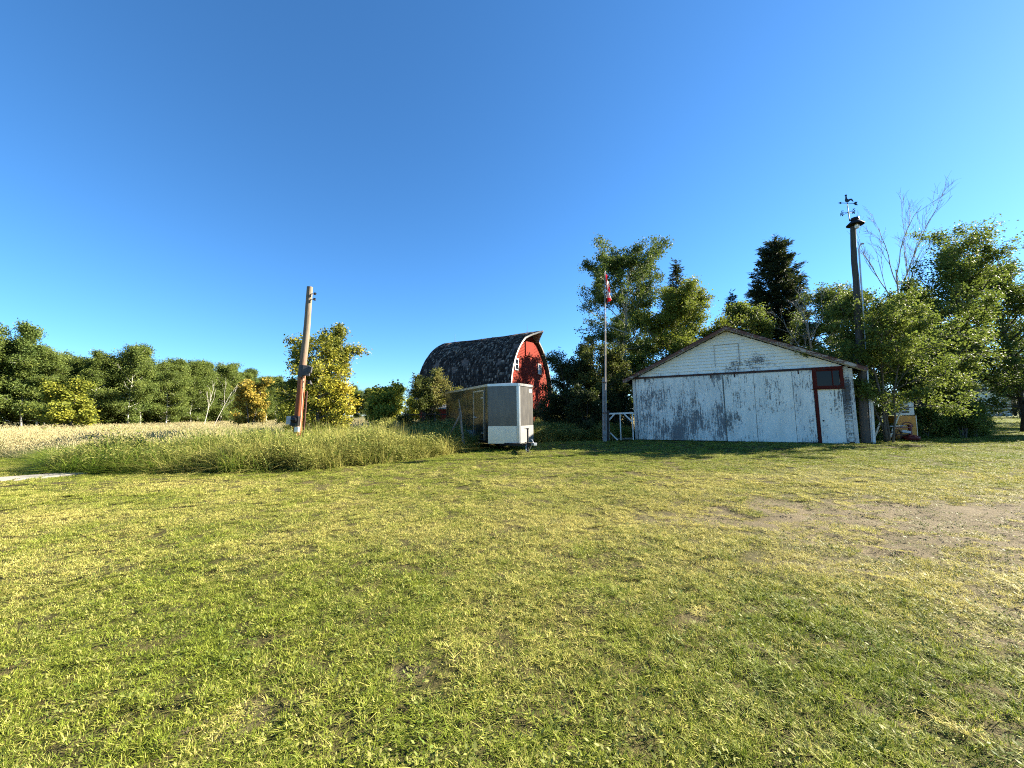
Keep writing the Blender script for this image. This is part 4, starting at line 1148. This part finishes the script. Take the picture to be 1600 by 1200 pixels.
def build_yard_pole():
    s = empty('yard_light_pole', (15.58, 17.4, 0)); s.rotation_euler = (0, math.atan2(.2, 10), 0)
    tag(s, 'tall dark wooden yard-light pole with a weathervane beside the white shed', 'pole')
    b = MB(); rng = random.Random(4)
    b.tube([(rng.uniform(-.02, .02), rng.uniform(-.02, .02), -.3 + 10.2 * k / 12) for k in range(13)], [.165 - .062 * k / 12 for k in range(13)], 16)
    b.build('pole', m_pole('yard_pole', (.075, .066, .055), (.10, .085, .07), 3.0), s, smooth=True)
    b = MB(); b.tube([(.22, -.06, -.1), (.21, -.06, 4), (.19, -.05, 8.75), (.21, -.06, 8.95), (.30, -.1, 9.08), (.36, -.12, 9.05)], [.045, .04, .032, .032, .04, .045], 8); b.build('conduit', M['galv'], s, smooth=True)
    b = MB(); b.box((.20, -.19, 1.0), (.11, .04, 2.2)); b.build('pole_board', M['white_trim'], s)
    b = MB(); b.lathe([(.0, .30), (.15, .30), (.17, .22), (.14, .18), (.19, .13), (.33, -.01), (.335, -.03), (.31, -.02), (.18, .08), (.0, .10)], (.05, -.10, 9.98), 24); sh = b.build('lamp_shade', M['black_steel'], s, smooth=True); 
    b = MB(); b.lathe([(0, -.15), (.07, -.13), (.105, -.06), (.09, .02), (.04, .08)], (.08, -.14, 9.90), 14); b.build('bulb', M['bulb'], sh, smooth=True)
    # weathervane
    b = MB(); b.tube([(-.16, -.06, 10.18), (-.20, -.06, 10.62), (-.22, -.06, 11.00)], [.022, .018, .014], 7); b.bar((-.18, -.06, 10.16), (.0, -.08, 10.2), .03); v = b.build('weathervane', M['black_steel'], s, smooth=True)
    b = MB(); c = Vector((-.21, -.06, 10.56))
    b.bar(c + Vector((-.27, -.08, -.03)), c + Vector((.27, .08, .05)), .014); b.bar(c + Vector((.06, -.2, 0)), c + Vector((-.06, .2, 0)), .014); b.lathe([(0, -.03), (.035, 0), (0, .03)], c, 10); b.build('direction_arm', M['black_steel'], v)
    def letters(ch, pos):
        t = .018; b = MB(); p = Vector(pos)
        st = {'W': [((-.07, .07), (-.035, -.07)), ((-.035, -.07), (0, .03)), ((0, .03), (.035, -.07)), ((.035, -.07), (.07, .07))], 'E': [((-.04, -.07), (-.04, .07)), ((-.04, .07), (.05, .07)), ((-.04, 0), (.04, 0)), ((-.04, -.07), (.05, -.07))],
              'N': [((-.05, -.07), (-.05, .07)), ((-.05, .07), (.05, -.07)), ((.05, -.07), (.05, .07))], 'S': [((.05, .07), (-.05, .05)), ((-.05, .05), (.05, -.03)), ((.05, -.03), (-.05, -.07))]}[ch]
        for (a, c2), (d, e) in st: b.bar(p + Vector((a, 0, c2)), p + Vector((d, 0, e)), t)
        b.build('direction_letter', M['black_steel'], v)
    letters('W', c + Vector((.33, .09, .06))); letters('E', c + Vector((-.33, -.09, -.04))); letters('N', c + Vector((-.09, .24, .02))); letters('S', c + Vector((.08, -.22, .0)))
    b = MB(); c = Vector((-.22, -.06, 11.0))
    b.bar(c + Vector((-.34, 0, .02)), c + Vector((.36, 0, 0)), .018); b.prism([(c.x - .42, c.z + .02), (c.x - .28, c.z + .075), (c.x - .28, c.z - .035)], c.y - .008, c.y + .008)
    b.prism([(c.x + .28, c.z), (c.x + .36, c.z + .08), (c.x + .48, c.z + .08), (c.x + .42, c.z), (c.x + .48, c.z - .08), (c.x + .36, c.z - .08)], c.y - .008, c.y + .008); b.build('arrow', M['black_steel'], v)
    rooster = [(-.09, .03), (.02, .0), (.10, .05), (.17, .12), (.26, .10), (.33, .03), (.31, .13), (.24, .20), (.14, .19), (.06, .16), (.0, .20), (-.02, .30), (.0, .36), (-.04, .42), (-.09, .39), (-.13, .34), (-.08, .32), (-.09, .22), (-.12, .12)]
    b = MB(); b.prism([(c.x + x * .85, c.z + .04 + z * .95) for x, z in rooster], c.y - .01, c.y + .01); b.build('rooster', M['black_steel'], v)
build_yard_pole()

def build_flagpole():
    s = empty('flagpole', (4.78, 20.5, 0)); s.rotation_euler = (0, math.atan2(.26, 9.0), 0)
    tag(s, 'thin metal flagpole on a grey wooden post in front of dark bushes', 'flagpole')
    b = MB(); b.box((0, 0, 1.6), (.20, .18, 3.5)); b.build('post', m_plain('flag_post', (.24, .235, .22), .9, 0, .35, 4), s, bevel=.012)
    b = MB(); b.box((.19, .05, .78), (.12, .12, 1.7)); b.build('post', M['dark_wood'], s, bevel=.01)
    b = MB(); b.tube([(.0, -.12, .6), (0, -.12, 4), (0, -.12, 9.02)], [.032, .028, .018], 8); b.lathe([(0, .05), (.035, .02), (.035, -.02), (0, -.05)], (0, -.12, 9.05), 10); b.build('metal_tube', m_plain('flag_tube', (.17, .15, .145), .45, .5), s, smooth=True)
    for z in (1.5, 3.1):
        b = MB(); b.box((0, -.10, z), (.24, .09, .05)); b.build('pipe_clamp', M['rust'], s)
    b = MB(); b.tube([(.04, -.15, 1.6), (.06, -.17, 4.5), (.04, -.15, 8.8)], .005, 4); b.build('halyard', M['white_trim'], s)
    # the flag hangs limp: pleated cloth, a thing of its own
    t = NT('flag_cloth'); uv = t.n('ShaderNodeAttribute', attribute_name='fu'); vv = t.n('ShaderNodeAttribute', attribute_name='fv')
    u, v = uv.outputs['Fac'], vv.outputs['Fac']
    red, white = (.46, .012, .025), (.68, .64, .62)
    band = t.math('LESS_THAN', t.math('ABSOLUTE', t.math('SUBTRACT', u, .5)), .25)
    # maple leaf: eleven points about the flag's centre
    du = t.math('MULTIPLY', t.math('SUBTRACT', u, .5), 2.0); dv = t.math('SUBTRACT', v, .5)
    an = t.math('ARCTAN2', du, dv); rr = t.math('SQRT', t.math('ADD', t.math('MULTIPLY', du, du), t.math('MULTIPLY', dv, dv)))
    edge = t.math('ADD', .25, t.math('MULTIPLY', t.math('COSINE', t.math('MULTIPLY', an, 7.0)), .09))
    leaf = t.math('LESS_THAN', rr, edge)
    col = t.mix(band, red, white); col = t.mix(t.math('MULTIPLY', leaf, band), col, red)
    p = t.pbr(col, .8, 0, None, .2); tr = t.n('ShaderNodeBsdfTranslucent'); t.l(col, tr.inputs[0]); mx = t.n('ShaderNodeMixShader'); mx.inputs[0].default_value = .35
    t.l(p.outputs[0], mx.inputs[1]); t.l(tr.outputs[0], mx.inputs[2]); t.l(mx.outputs[0], t.out.inputs[0])
    nu, nv = 48, 24; V = []; FU = []; FV = []
    for j in range(nv):
        b_ = j / (nv - 1)                                  # along the hoist, 0 top
        for i in range(nu):
            a = i / (nu - 1)                               # from hoist to fly
            # fly end sinks: cloth gathers against the pole
            z = 8.95 - b_ * .80 - a * (.98 - .10 * b_) + .02 * math.sin(a * 9)
            rad = .03 + .30 * math.sin(min(1, a * 1.3) * 1.5) * (1 - .35 * a) * (.45 + .55 * b_)
            x = .04 + rad * (.75 + .45 * math.sin(a * 15 + b_ * 3)); y = -.14 + .09 * math.sin(a * 21 + 1.1 + b_ * 2.0)
            V.append((x, y, z)); FU.append(a); FV.append(1 - b_)
    idx = np.arange(nu * nv).reshape(nv, nu); F = np.stack([idx[:-1, :-1], idx[:-1, 1:], idx[1:, 1:], idx[1:, :-1]], -1).reshape(-1, 4)
    me = np_mesh('flag', np.array(V), F, {'fu': np.array(FU), 'fv': np.array(FV)}, t.mat, True)
    f = link(bpy.data.objects.new('flag', me)); f.location = s.location; f.rotation_euler = s.rotation_euler
    tag(f, 'limp red and white maple leaf flag hanging at the top of the flagpole', 'flag')
build_flagpole()

# white wooden gate frame between flagpole and shed
def build_gate():
    s = empty('wooden_gate', (5.10, 20.95, 0), -.05); tag(s, 'white weathered wooden gate frame with corner braces beside the shed', 'gate')
    def bar(n, a, c, w=.085, d=.05, m='white_trim'): b = MB(); b.bar(a, c, d, w); b.build(n, M[m], s, bevel=.005)
    bar('top_rail', (0, 0, 1.45), (1.36, 0, 1.48)); bar('side_rail', (.05, .055, .05), (.05, .055, 1.44)); bar('side_rail', (1.31, .055, .05), (1.31, .055, 1.47)); bar('middle_rail', (.66, .055, .05), (.66, .055, 1.45))
    bar('brace', (.06, -.055, 1.12), (.34, -.055, 1.44), .07); bar('brace', (.86, -.055, 1.42), (1.29, -.055, .98), .07); bar('brace', (.08, -.055, .45), (.46, -.055, .06), .07)
    bar('bottom_rail', (.02, .11, .12), (1.34, .11, .12), .08, .04, 'old_wood')
build_gate()

# ------------------------------------------------------------------ things by the trailer and the right-hand trees
def build_fence_post():
    s = empty('fence_post', (-1.95, 16.0, 0)); tag(s, 'grey leaning fence post with a propped rail in front of the trailer', 'post')
    b = MB(); b.tube([(0, 0, -.15), (-.10, 0, .8), (-.22, 0, 1.78)], [.055, .05, .045], 9); b.build('post', m_plain('post_grey', (.12, .105, .085), .9, 0, .3, 5), s, smooth=True)
    b = MB(); b.tube([(-.20, .02, 1.45), (-.50, .25, .95), (-.85, .5, .35)], .045, 8); b.build('brace', M['old_wood'], s, smooth=True)
    b = MB(); b.tube([(-.10, -.06, .4), (-.13, -.06, 1.5), (-.24, -.05, 2.14)], [.03, .028, .02], 7); b.build('stick', M['old_wood'], s, smooth=True)
    b = MB(); b.tube([(-.26, -.03, 1.72), (-.20, -.08, 1.70), (-.15, 0, 1.70)], .02, 6); b.build('wire_wrap', M['dark_wood'], s)
build_fence_post()
def build_pen_fence():
    s = empty('corral_fence', (-6.05, 22.0, 0)); tag(s, 'dark post-and-rail fence in the weeds left of the trailer', 'fence')
    for x, y in ((0, 0), (1.6, .35), (2.9, .8)):
        b = MB(); b.tube([(x, y, -.1), (x + .01, y, 1.62)], [.055, .045], 8); b.build('post', M['dark_wood'], s)
    for z in (1.52, 1.0):
        for (a, c) in (((0, 0), (1.6, .35)), ((1.6, .35), (2.9, .8))):
            b = MB(); b.tube([(a[0], a[1] - .06, z), (c[0], c[1] - .06, z + .03)], .035, 7); b.build('rail', M['dark_wood'], s)
build_pen_fence()
def build_lean_to():
    s = empty('small_red_shed', (-5.95, 30.0, 0), -.1); tag(s, 'low red shed with a pale roof edge and dark open bay behind the weeds', 'shed')
    b = MB(); b.box((.95, 0, .95), (1.6, .1, 1.9)); b.build('front_wall', M['barn_red'], s)
    b = MB(); b.box((.5, 2.2, .95), (2.5, .1, 1.9)); b.box((-.75, 1.1, .95), (.1, 2.1, 1.9)); b.box((1.7, 1.1, .95), (.1, 2.1, 1.9)); b.build('wall', M['dark_wood'], s)
    for x, m in ((.12, 'white_trim'), (-.72, 'dark_wood')): b = MB(); b.box((x, -.07, .93), (.10, .1, 1.86)); b.build('post', M[m], s)
    b = MB(); b.prism([(-.25, 1.96), (2.5, 2.35), (2.5, 2.43), (-.25, 2.06)], -.95, 1.95, ax='x'); b.build('roof', M['grey_barn_wood'], s)
    b = MB(); b.box((.5, -.28, 2.0), (2.9, .04, .10)); b.build('fascia', M['grey_barn_wood'], s)
build_lean_to()

def build_pump():
    s = empty('fuel_pump', (19.15, 19.35, 0), -.12); tag(s, 'old orange and white fuel pump standing under the trees', 'fuel pump')
    b = MB(); b.box((0, 0, .62), (.96, .50, 1.12)); b.build('cabinet', M['orange_enamel'], s, bevel=.02)
    b = MB(); b.box((0, 0, .03), (1.04, .58, .06)); b.build('base', M['dark_red'], s)
    b = MB(); b.box((0, 0, 1.53), (.90, .46, .66)); hd = b.build('head', M['white_enamel'], s, bevel=.03)
    b = MB(); b.box((0, 0, 1.89), (.70, .40, .05)); b.build('cap', M['white_enamel'], hd, bevel=.01)
    for z in (1.66, 1.50, 1.36): b = MB(); b.box((-.06, -.235, z), (.56, .012, .075)); b.build('display', M['pane'], hd)
    b = MB()
    n = 26
    for k in range(n):
        a0, a1 = math.pi * (.02 + .96 * k / n), math.pi * (.02 + .96 * (k + 1) / n)
        b.add([(.06 + r * math.cos(a), -.256, .62 + r * math.sin(a)) for r, a in ((.22, a0), (.27, a0), (.27, a1), (.22, a1))], [(0, 1, 2, 3)])
    b.build('arch_emblem', M['dark_red'], s)
    b = MB(); b.box((.475, -.235, .62), (.03, .05, 1.14)); b.build('edge_trim', M['aluminium'], s)
    b = MB(); b.tube([(.5, 0, 1.25), (.64, -.05, .9), (.62, -.08, .3), (.54, -.05, .6), (.52, 0, 1.1)], .022, 7); b.tube([(.5, 0, 1.12), (.56, -.04, 1.34)], .03, 7); b.build('hose', M['rubber'], s, smooth=True)
build_pump()
def build_red_machine():
    s = empty('red_implement', (18.45, 18.6, 0), .15); tag(s, 'dark red iron farm implement with a spoked wheel in front of the fuel pump', 'farm implement')
    b = MB(); b.lathe([(.0, .02), (.30, .04), (.34, .10), (.33, .2), (.2, .28), (.0, .30)], (.42, 0, 0), 18); b.build('pan', M['dark_red'], s, smooth=True)
    b = MB(); b.tube([(.42, 0, .3), (.42, 0, .72)], .07, 10); b.box((.42, 0, .74), (.20, .16, .06)); b.build('column', M['dark_red'], s, smooth=True)
    for k, z in enumerate((.62, .70)): b = MB(); b.bar((-.62, -.04 + .1 * k, z), (.36, -.04 + .1 * k, z + .02), .04); b.build('handle_bar', M['dark_red' if k == 0 else 'grey_box'], s)
    b = MB(); b.box((.12, 0, .44), (.5, .16, .12), (0, .15, 0)); b.build('tray', M['grey_box'], s, bevel=.01)
    b = MB(); c = Vector((-.38, 0, .30)); ring = [c + Vector((.28 * math.cos(k * math.pi / 10), 0, .28 * math.sin(k * math.pi / 10))) for k in range(21)]
    b.tube(ring, .022, 7, False); 
    for k in range(6): b.bar(c, c + Vector((.28 * math.cos(k * math.pi / 3), 0, .28 * math.sin(k * math.pi / 3))), .018)
    b.bar(c, (.3, 0, .3), .045); b.build('wheel', M['rust'], s)
build_red_machine()

def build_far_shed():
    s = empty('far_white_shed', (88, 72.5, 0), -.5); tag(s, 'small white outbuilding in tree shade at the far right', 'shed')
    b = MB(); b.box((0, 2.5, 1.6), (6, 5, 3.2)); b.prism([(-3, 3.2), (3, 3.2), (0, 5.0)], .02, 5); b.build('wall', M['shed_siding'], s)
    for sx in (-1, 1):
        b = MB(); b.prism([(0, 5.02), (sx * 3.4, 2.98), (sx * 3.4, 3.12), (0, 5.18)], -.4, 5.4); b.build('roof', M['dark_wood'], s)  # dark roof colour stands in for shade on the slopes
    b = MB(); b.box((-1.2, -.04, 1.7), (1.8, .06, 1.1)); w = b.build('window', M['dark_hole'], s)
    b = MB(); b.box((1.4, -.05, 1.1), (1.1, .07, 2.2)); b.build('door', M['shed_trim'], s)
build_far_shed()

# ------------------------------------------------------------------ trees: the wood on the left
def forest():
    var = [tree_meshes(200 + k, 13.0, .10, ba, w, 36, 34000, .195, .55, shape=sh, leafmat=lm, bark='bark_aspen', elev=(.1, .95), n2=7)
           for k, (ba, w, sh, lm) in enumerate(((.14, .24, 'oval', 'wood_leaf'), (.10, .28, 'oval', 'wood_leaf'), (.15, .22, 'column', 'aspen_leaf'), (.10, .30, 'oval', 'wood_leaf'), (.20, .25, 'column', 'wood_leaf')))]
    rng = np.random.default_rng(77)
    ords = 'first second third fourth fifth sixth seventh eighth ninth tenth eleventh twelfth thirteenth fourteenth fifteenth sixteenth seventeenth eighteenth nineteenth twentieth twenty-first twenty-second twenty-third twenty-fourth twenty-fifth twenty-sixth twenty-seventh twenty-eighth twenty-ninth thirtieth'.split()
    # front row: a wall of trunks that recedes from the left edge
    line = np.array([(-66, 46), (-61, 52), (-57, 58), (-56, 66), (-58, 78), (-60, 92), (-60, 108), (-56, 126)], float)
    seg = np.r_[0, np.cumsum(np.hypot(*np.diff(line, axis=0).T))]
    for i in range(30):
        t = seg[-1] * (i / 29) ** 1.12
        x = np.interp(t, seg, line[:, 0]) + rng.normal(0, .9); y = np.interp(t, seg, line[:, 1]) + rng.normal(0, .7)
        lab = 'leftmost tall aspen of the wood, at the left edge of the picture' if i == 0 else 'pale-trunked aspen, %s from the left in the front row of the wood' % ords[i]
        place_tree('aspen_tree', var[i % 5], (x, y), lab, 'tree', rng.random() * 6.28, rng.uniform(.80, 1.02), 'aspens in the front row of the wood', sz=rng.uniform(.72, .90) * (1.14 if i < 3 else 1))
    for i in range(64):
        t = seg[-1] * (i + rng.random()) / 64; dx = rng.uniform(2.5, 13)
        x = np.interp(t, seg, line[:, 0]) - dx * .9; y = np.interp(t, seg, line[:, 1]) + dx * .35
        place_tree('aspen_tree', var[i % 5], (x, y), 'aspen deep in the wood behind its front row of trunks', 'tree', rng.random() * 6.28, rng.uniform(1.0, 1.25), 'aspens deep in the wood', sz=rng.uniform(.70, .90))
    for i in range(32):      # far end of the clearing
        x = -60 + i * 2.75 + rng.normal(0, 1.2); y = 132 + i * .7 + rng.normal(0, 7)
        place_tree('aspen_tree', var[(i + 2) % 5], (x, y), 'distant aspen closing the far end of the field left of the barn', 'tree', rng.random() * 6.28, rng.uniform(.85, 1.1), 'distant aspens beyond the field', sz=rng.uniform(.6, .85))
    for i in range(26):      # behind barn, sheds and yard trees
        x = 22 + i * 6.0 + rng.normal(0, 1.5); y = 118 - i * .3 + rng.normal(0, 6)
        place_tree('aspen_tree', var[(i + 1) % 5], (x, y), 'distant aspen showing through gaps behind the barn and yard trees', 'tree', rng.random() * 6.28, rng.uniform(.85, 1.15), 'distant aspens behind the yard', sz=rng.uniform(.7, .95))
    # understorey along the wood's foot
    bush = [tree_meshes(260 + k, 3.6, .05, .05, .45, 16, 6000, .24, .36, shape='bush', leafmat='wood_leaf', bark='bark_grey', stems=2) for k in range(2)]
    for i in range(44):
        t = seg[-1] * (i + .5) / 44
        x = np.interp(t, seg, line[:, 0]) - rng.uniform(2.5, 12); y = np.interp(t, seg, line[:, 1]) + rng.normal(0, .6)
        place_tree('shrub', bush[i % 2], (x, y), 'low green shrub at the foot of the front aspens in the wood', 'shrub', rng.random() * 6.28, rng.uniform(.6, 1.05), 'shrubs along the foot of the wood')
forest()

def yellowish(cx, cz, amt=.35):
    def f(C, t, rng):
        k = np.clip((C[:, 0] - cx) * .35 - np.abs(C[:, 2] - cz) * .18 + .25, 0, 1) * amt + amt * .3 * (fbm(C[:, 0] * .9 + 5, C[:, 2] * .9, 5) > .56)
        return .12 + t * .5 + k + rng.normal(0, .10, len(t))
    return f

place_tree('maple_tree', tree_meshes(301, 6.0, .09, .12, .36, 20, 14000, 0.22, 0.38, shape='bush', leafmat='lime_leaf', bark='bark_grey', stems=2), (-47.5, 42), 'yellow-green maple standing in front of the dark wood at the left')
place_tree('maple_tree', tree_meshes(302, 6.3, .08, .08, .33, 20, 14000, 0.24, 0.4, shape='bush', leafmat='gold_leaf', bark='bark_grey', stems=3), (-33.6, 50), 'orange-gold tree left of the leaning utility pole')
place_tree('willow_shrub', tree_meshes(303, 4.6, .06, .06, .40, 18, 10000, 0.22, 0.38, shape='bush', leafmat='lime_leaf', bark='bark_grey', stems=3), (-28.2, 50), 'lime-green shrub between the orange tree and the leaning pole', 'shrub')
place_tree('ash_tree', tree_meshes(314, 5.6, .085, .05, .32, 48, 24000, 0.13, 0.21, shape='oval', leafmat='yellow_leaf', bark='bark_grey', stems=3, tintf=yellowish(.5, 2.6, .5), elev=(.2, 1.0)), (-9.15, 18.6), 'green and yellow tree right behind the leaning utility pole')
place_tree('willow_shrub', tree_meshes(305, 3.9, .06, .05, .42, 18, 11000, 0.2, 0.35, shape='bush', leafmat='lime_leaf', bark='bark_grey', stems=3), (-9.9, 30.5), 'yellow-green shrub just right of the green and yellow tree', 'shrub')
place_tree('willow_shrub', tree_meshes(306, 4.2, .06, .05, .46, 18, 9000, 0.24, 0.4, shape='bush', leafmat='lime_leaf', bark='bark_grey', stems=3), (-13.6, 56), 'low green shrub at the end of the field near the barn', 'shrub')
for k, (x, y, h, lm, lab) in enumerate(((-17.3, 50.5, 5.0, 'lime_leaf', 'rounded yellow-green shrub behind the right side of the green and yellow tree'), (-19.2, 59, 5.0, 'wood_leaf', 'mid-green shrub far behind, left of the yellow-green ones'), (-15.6, 66, 5.6, 'lime_leaf', 'farthest pale shrub in the field gap left of the barn'))):
    place_tree('willow_shrub', tree_meshes(330 + k, h, .06, .05, .44, 18, 8000, .23, .34, shape='bush', leafmat=lm, bark='bark_grey', stems=3), (x, y), lab, 'shrub')
place_tree('hawthorn_tree', tree_meshes(307, 3.9, .07, .22, .33, 24, 15000, 0.1, 0.19, shape='oval', leafmat='rusty_leaf', bark='bark_dark', stems=2, tintf=lambda C, t, r: np.where(C[:, 0] > .45, t * .5 + .5, t * .7)), (-4.9, 22.4), 'small green tree with brownish right side between field and trailer')
for k, (x, y, ln, h, lab) in enumerate(((-34.6, 45, (.42, 0), 5.0, 'bare pale birch stem leaning right at the edge of the wood'), (-36.0, 45.5, (.25, .05), 4.4, 'shorter bare birch stem leaning beside the longer leaning one'))):
    o = link(bpy.data.objects.new('leaning_birch', bare_mesh(320 + k, h, .035, 2, 'bark_birch', .4, ln, .5, 1))); o.location = (x, y, 0); tag(o, lab, 'tree')

# ------------------------------------------------------------------ trees round the white shed
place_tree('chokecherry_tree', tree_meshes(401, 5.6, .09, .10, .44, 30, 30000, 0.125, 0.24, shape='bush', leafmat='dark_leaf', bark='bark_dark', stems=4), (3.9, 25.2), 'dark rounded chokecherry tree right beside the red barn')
place_tree('chokecherry_tree', tree_meshes(402, 5.9, .09, .12, .38, 30, 26000, 0.125, 0.22, shape='oval', leafmat='rusty_leaf', bark='bark_dark', stems=3), (5.6, 24.6), 'olive-green chokecherry tree directly behind the flagpole')
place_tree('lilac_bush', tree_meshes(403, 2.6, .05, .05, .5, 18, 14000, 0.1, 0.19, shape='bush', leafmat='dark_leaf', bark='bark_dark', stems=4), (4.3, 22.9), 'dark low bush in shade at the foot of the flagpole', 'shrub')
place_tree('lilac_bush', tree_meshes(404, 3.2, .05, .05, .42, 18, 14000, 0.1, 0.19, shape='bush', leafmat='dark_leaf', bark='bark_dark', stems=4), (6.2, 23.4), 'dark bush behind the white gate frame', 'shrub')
place_tree('poplar_tree', tree_meshes(405, 14.2, .16, .20, .36, 44, 42000, 0.17, 0.3, shape='umbel', leafmat='aspen_leaf', bark='bark_aspen', elev=(.0, .95), lean=(.015, 0), tintf=lambda C, t, r: t * .75), (9.6, 32.0), 'tall open-crowned poplar behind the left end of the white shed')
place_tree('poplar_tree', tree_meshes(406, 9.4, .12, .12, .40, 44, 46000, 0.16, 0.3, shape='oval', leafmat='lime_leaf', bark='bark_grey', tintf=lambda C, t, r: t * .55), (12.2, 28.4), 'yellowish poplar behind the left roof slope of the shed')
place_tree('poplar_tree', tree_meshes(407, 11.0, .12, .12, .38, 30, 18000, 0.2, 0.35, shape='oval', leafmat='aspen_leaf', bark='bark_grey'), (11.5, 40.5), 'leafy tree far behind the poplars, between barn and spruce')
place_tree('spruce_tree', spruce_meshes(411, 14.6, 1.9, .16, 15000, .8, .5), (14.3, 33), 'slim ragged spruce rising just right of the tall poplar')
place_tree('spruce_tree', spruce_meshes(412, 12.0, 2.1, .15, 15000, .9, .35), (19.6, 34), 'small spruce peeking over the peak of the shed roof')
place_tree('spruce_tree', spruce_meshes(413, 17.4, 2.9, .22, 82000, .5, .35, .3), (25.2, 36.2), 'tallest dense dark spruce behind the right roof slope of the shed')
place_tree('poplar_tree', tree_meshes(408, 9.2, .10, .2, .30, 28, 20000, 0.17, 0.3, shape='oval', leafmat='birch_leaf', bark='bark_grey'), (18.6, 30.5), 'light green tree just behind the peak of the shed roof')
place_tree('poplar_tree', tree_meshes(409, 10.4, .12, .2, .32, 36, 26000, 0.18, 0.33, shape='oval', leafmat='aspen_leaf', bark='bark_aspen'), (25.6, 30.6), 'pale grey-green poplar left of the yard-light pole top')
place_tree('birch_tree', tree_meshes(421, 6.2, .05, .22, .46, 46, 36000, 0.11, 0.21, shape='oval', leafmat='birch_leaf', bark='bark_grey', stems=4), (16.95, 17.75), 'bright green birch clump hanging over the shed corner and yard-light pole')
place_tree('birch_tree', tree_meshes(422, 6.6, .06, .24, .44, 46, 34000, 0.11, 0.22, shape='oval', leafmat='birch_leaf', bark='bark_grey', stems=4), (21.6, 20.9), 'bright green birch clump right above the fuel pump')
place_tree('poplar_tree', tree_meshes(423, 8.3, .12, .10, .40, 40, 32000, 0.15, 0.29, shape='oval', leafmat='aspen_leaf', bark='bark_dark', stems=2), (25.0, 24.4), 'dark green tree below the bare dead tree at the right')
place_tree('poplar_tree', tree_meshes(424, 9.6, .17, .20, .34, 46, 30000, 0.135, 0.26, shape='vase', leafmat='birch_leaf', bark='bark_dark', lean=(.27, .03), tintf=lambda C, t, r: t * .8), (23.4, 20.9), 'large dark-trunked tree leaning right over the lawn')
place_tree('poplar_tree', tree_meshes(425, 9.4, .15, .12, .36, 40, 24000, 0.16, 0.3, shape='oval', leafmat='aspen_leaf', bark='bark_dark', tintf=lambda C, t, r: t * .85), (31.0, 24.0), 'tall green tree at the right edge of the picture')
for k, (x, y, h, lab) in enumerate(((16.75, 19.5, 2.3, 'leafy shrub right behind the foot of the yard-light pole'), (22.9, 20.0, 1.9, 'low leafy shrub at the foot of the leaning dark trunk'), (21.3, 20.3, 1.5, 'small leafy shrub just right of the fuel pump'), (18.0, 19.9, 1.5, 'leafy shrub left of the fuel pump under the birch'), (24.2, 20.6, 1.4, 'outermost leafy shrub at the lawn edge right of the dark trunk'))):
    place_tree('shrub', tree_meshes(440 + k, h, .03, .03, .5, 18, 9000, .10, .17, shape='bush', leafmat='birch_leaf', bark='bark_grey', stems=4), (x, y), lab, 'shrub')
o = link(bpy.data.objects.new('dead_tree', bare_mesh(436, 11.6, .10, 4, 'bark_dead', .40, (.0, 0), .58, 3))); o.location = (27.2, 27.2, 0); tag(o, 'bare dead tree with fine branches high above the right-hand trees', 'tree')
o = link(bpy.data.objects.new('dead_tree', bare_mesh(437, 8.6, .10, 4, 'bark_dead', .75, (-.15, 0), .35, 3))); o.location = (23.6, 30.0, 0); tag(o, 'tangled grey dead branches in front of the dense dark spruce', 'tree')
def stem(pts, fork, lab):
    b = MB(); b.tube(pts, [.042, .038, .034, .028, .02][:len(pts)], 8)
    for f in fork: b.tube(f, [.022, .014], 6)
    o = b.build('bare_stem', M['bark_birch'], None, smooth=True); tag(o, lab, 'stem')
stem([(16.30, 17.9, -.1), (16.62, 17.9, .6), (16.95, 17.9, 1.3), (17.36, 17.95, 1.9), (17.22, 18.1, 2.75)], [], 'bare white curved stem nearest the yard-light pole')
stem([(17.0, 17.9, -.1), (17.33, 17.9, .62), (17.68, 17.9, 1.28), (18.15, 18.0, 1.80)], [((17.70, 17.9, 1.32), (17.42, 17.9, 1.62)), ((18.12, 18.0, 1.78), (18.2, 18.0, 2.0))], 'bare white forked stem in front of the fuel pump')
# right-hand background and the trees just outside the frame that shade the lawn
place_tree('spruce_tree', spruce_meshes(451, 13, 4.2, .22, 9000, .7, .25, .1), (74, 57), 'dark spruce behind the lawn at the far right edge')
place_tree('spruce_tree', spruce_meshes(453, 13, 4.4, .2, 22000, .7, .25, .1), (96, 74.8), 'dark spruce added behind and right of the far white outbuilding to shade it')  # added tree, placed sunward to shade the outbuilding
place_tree('spruce_tree', spruce_meshes(452, 11, 3.8, .2, 8000, .7, .25, .1), (92, 62), 'dark spruce right of the far white outbuilding')
for k, (x, y, sd, h) in enumerate(((39.5, 23.5, 461, 10.5), (46, 30.5, 462, 12), (54, 38, 463, 12))):
    place_tree('poplar_tree', tree_meshes(sd, h, .16, .12, .36, 30, 9000, .28, .36, shape='oval', leafmat='aspen_leaf', bark='bark_grey'), (x, y), 'poplar just beyond the right edge whose shade falls on the lawn', group='poplars beyond the right edge')

BLOCK += [(-.06 - .44 * k * .8, 16.46 + .9 * k * .8, 1.30 if k < 4 else 1.12) for k in range(-1, 8)]
tall_grass()
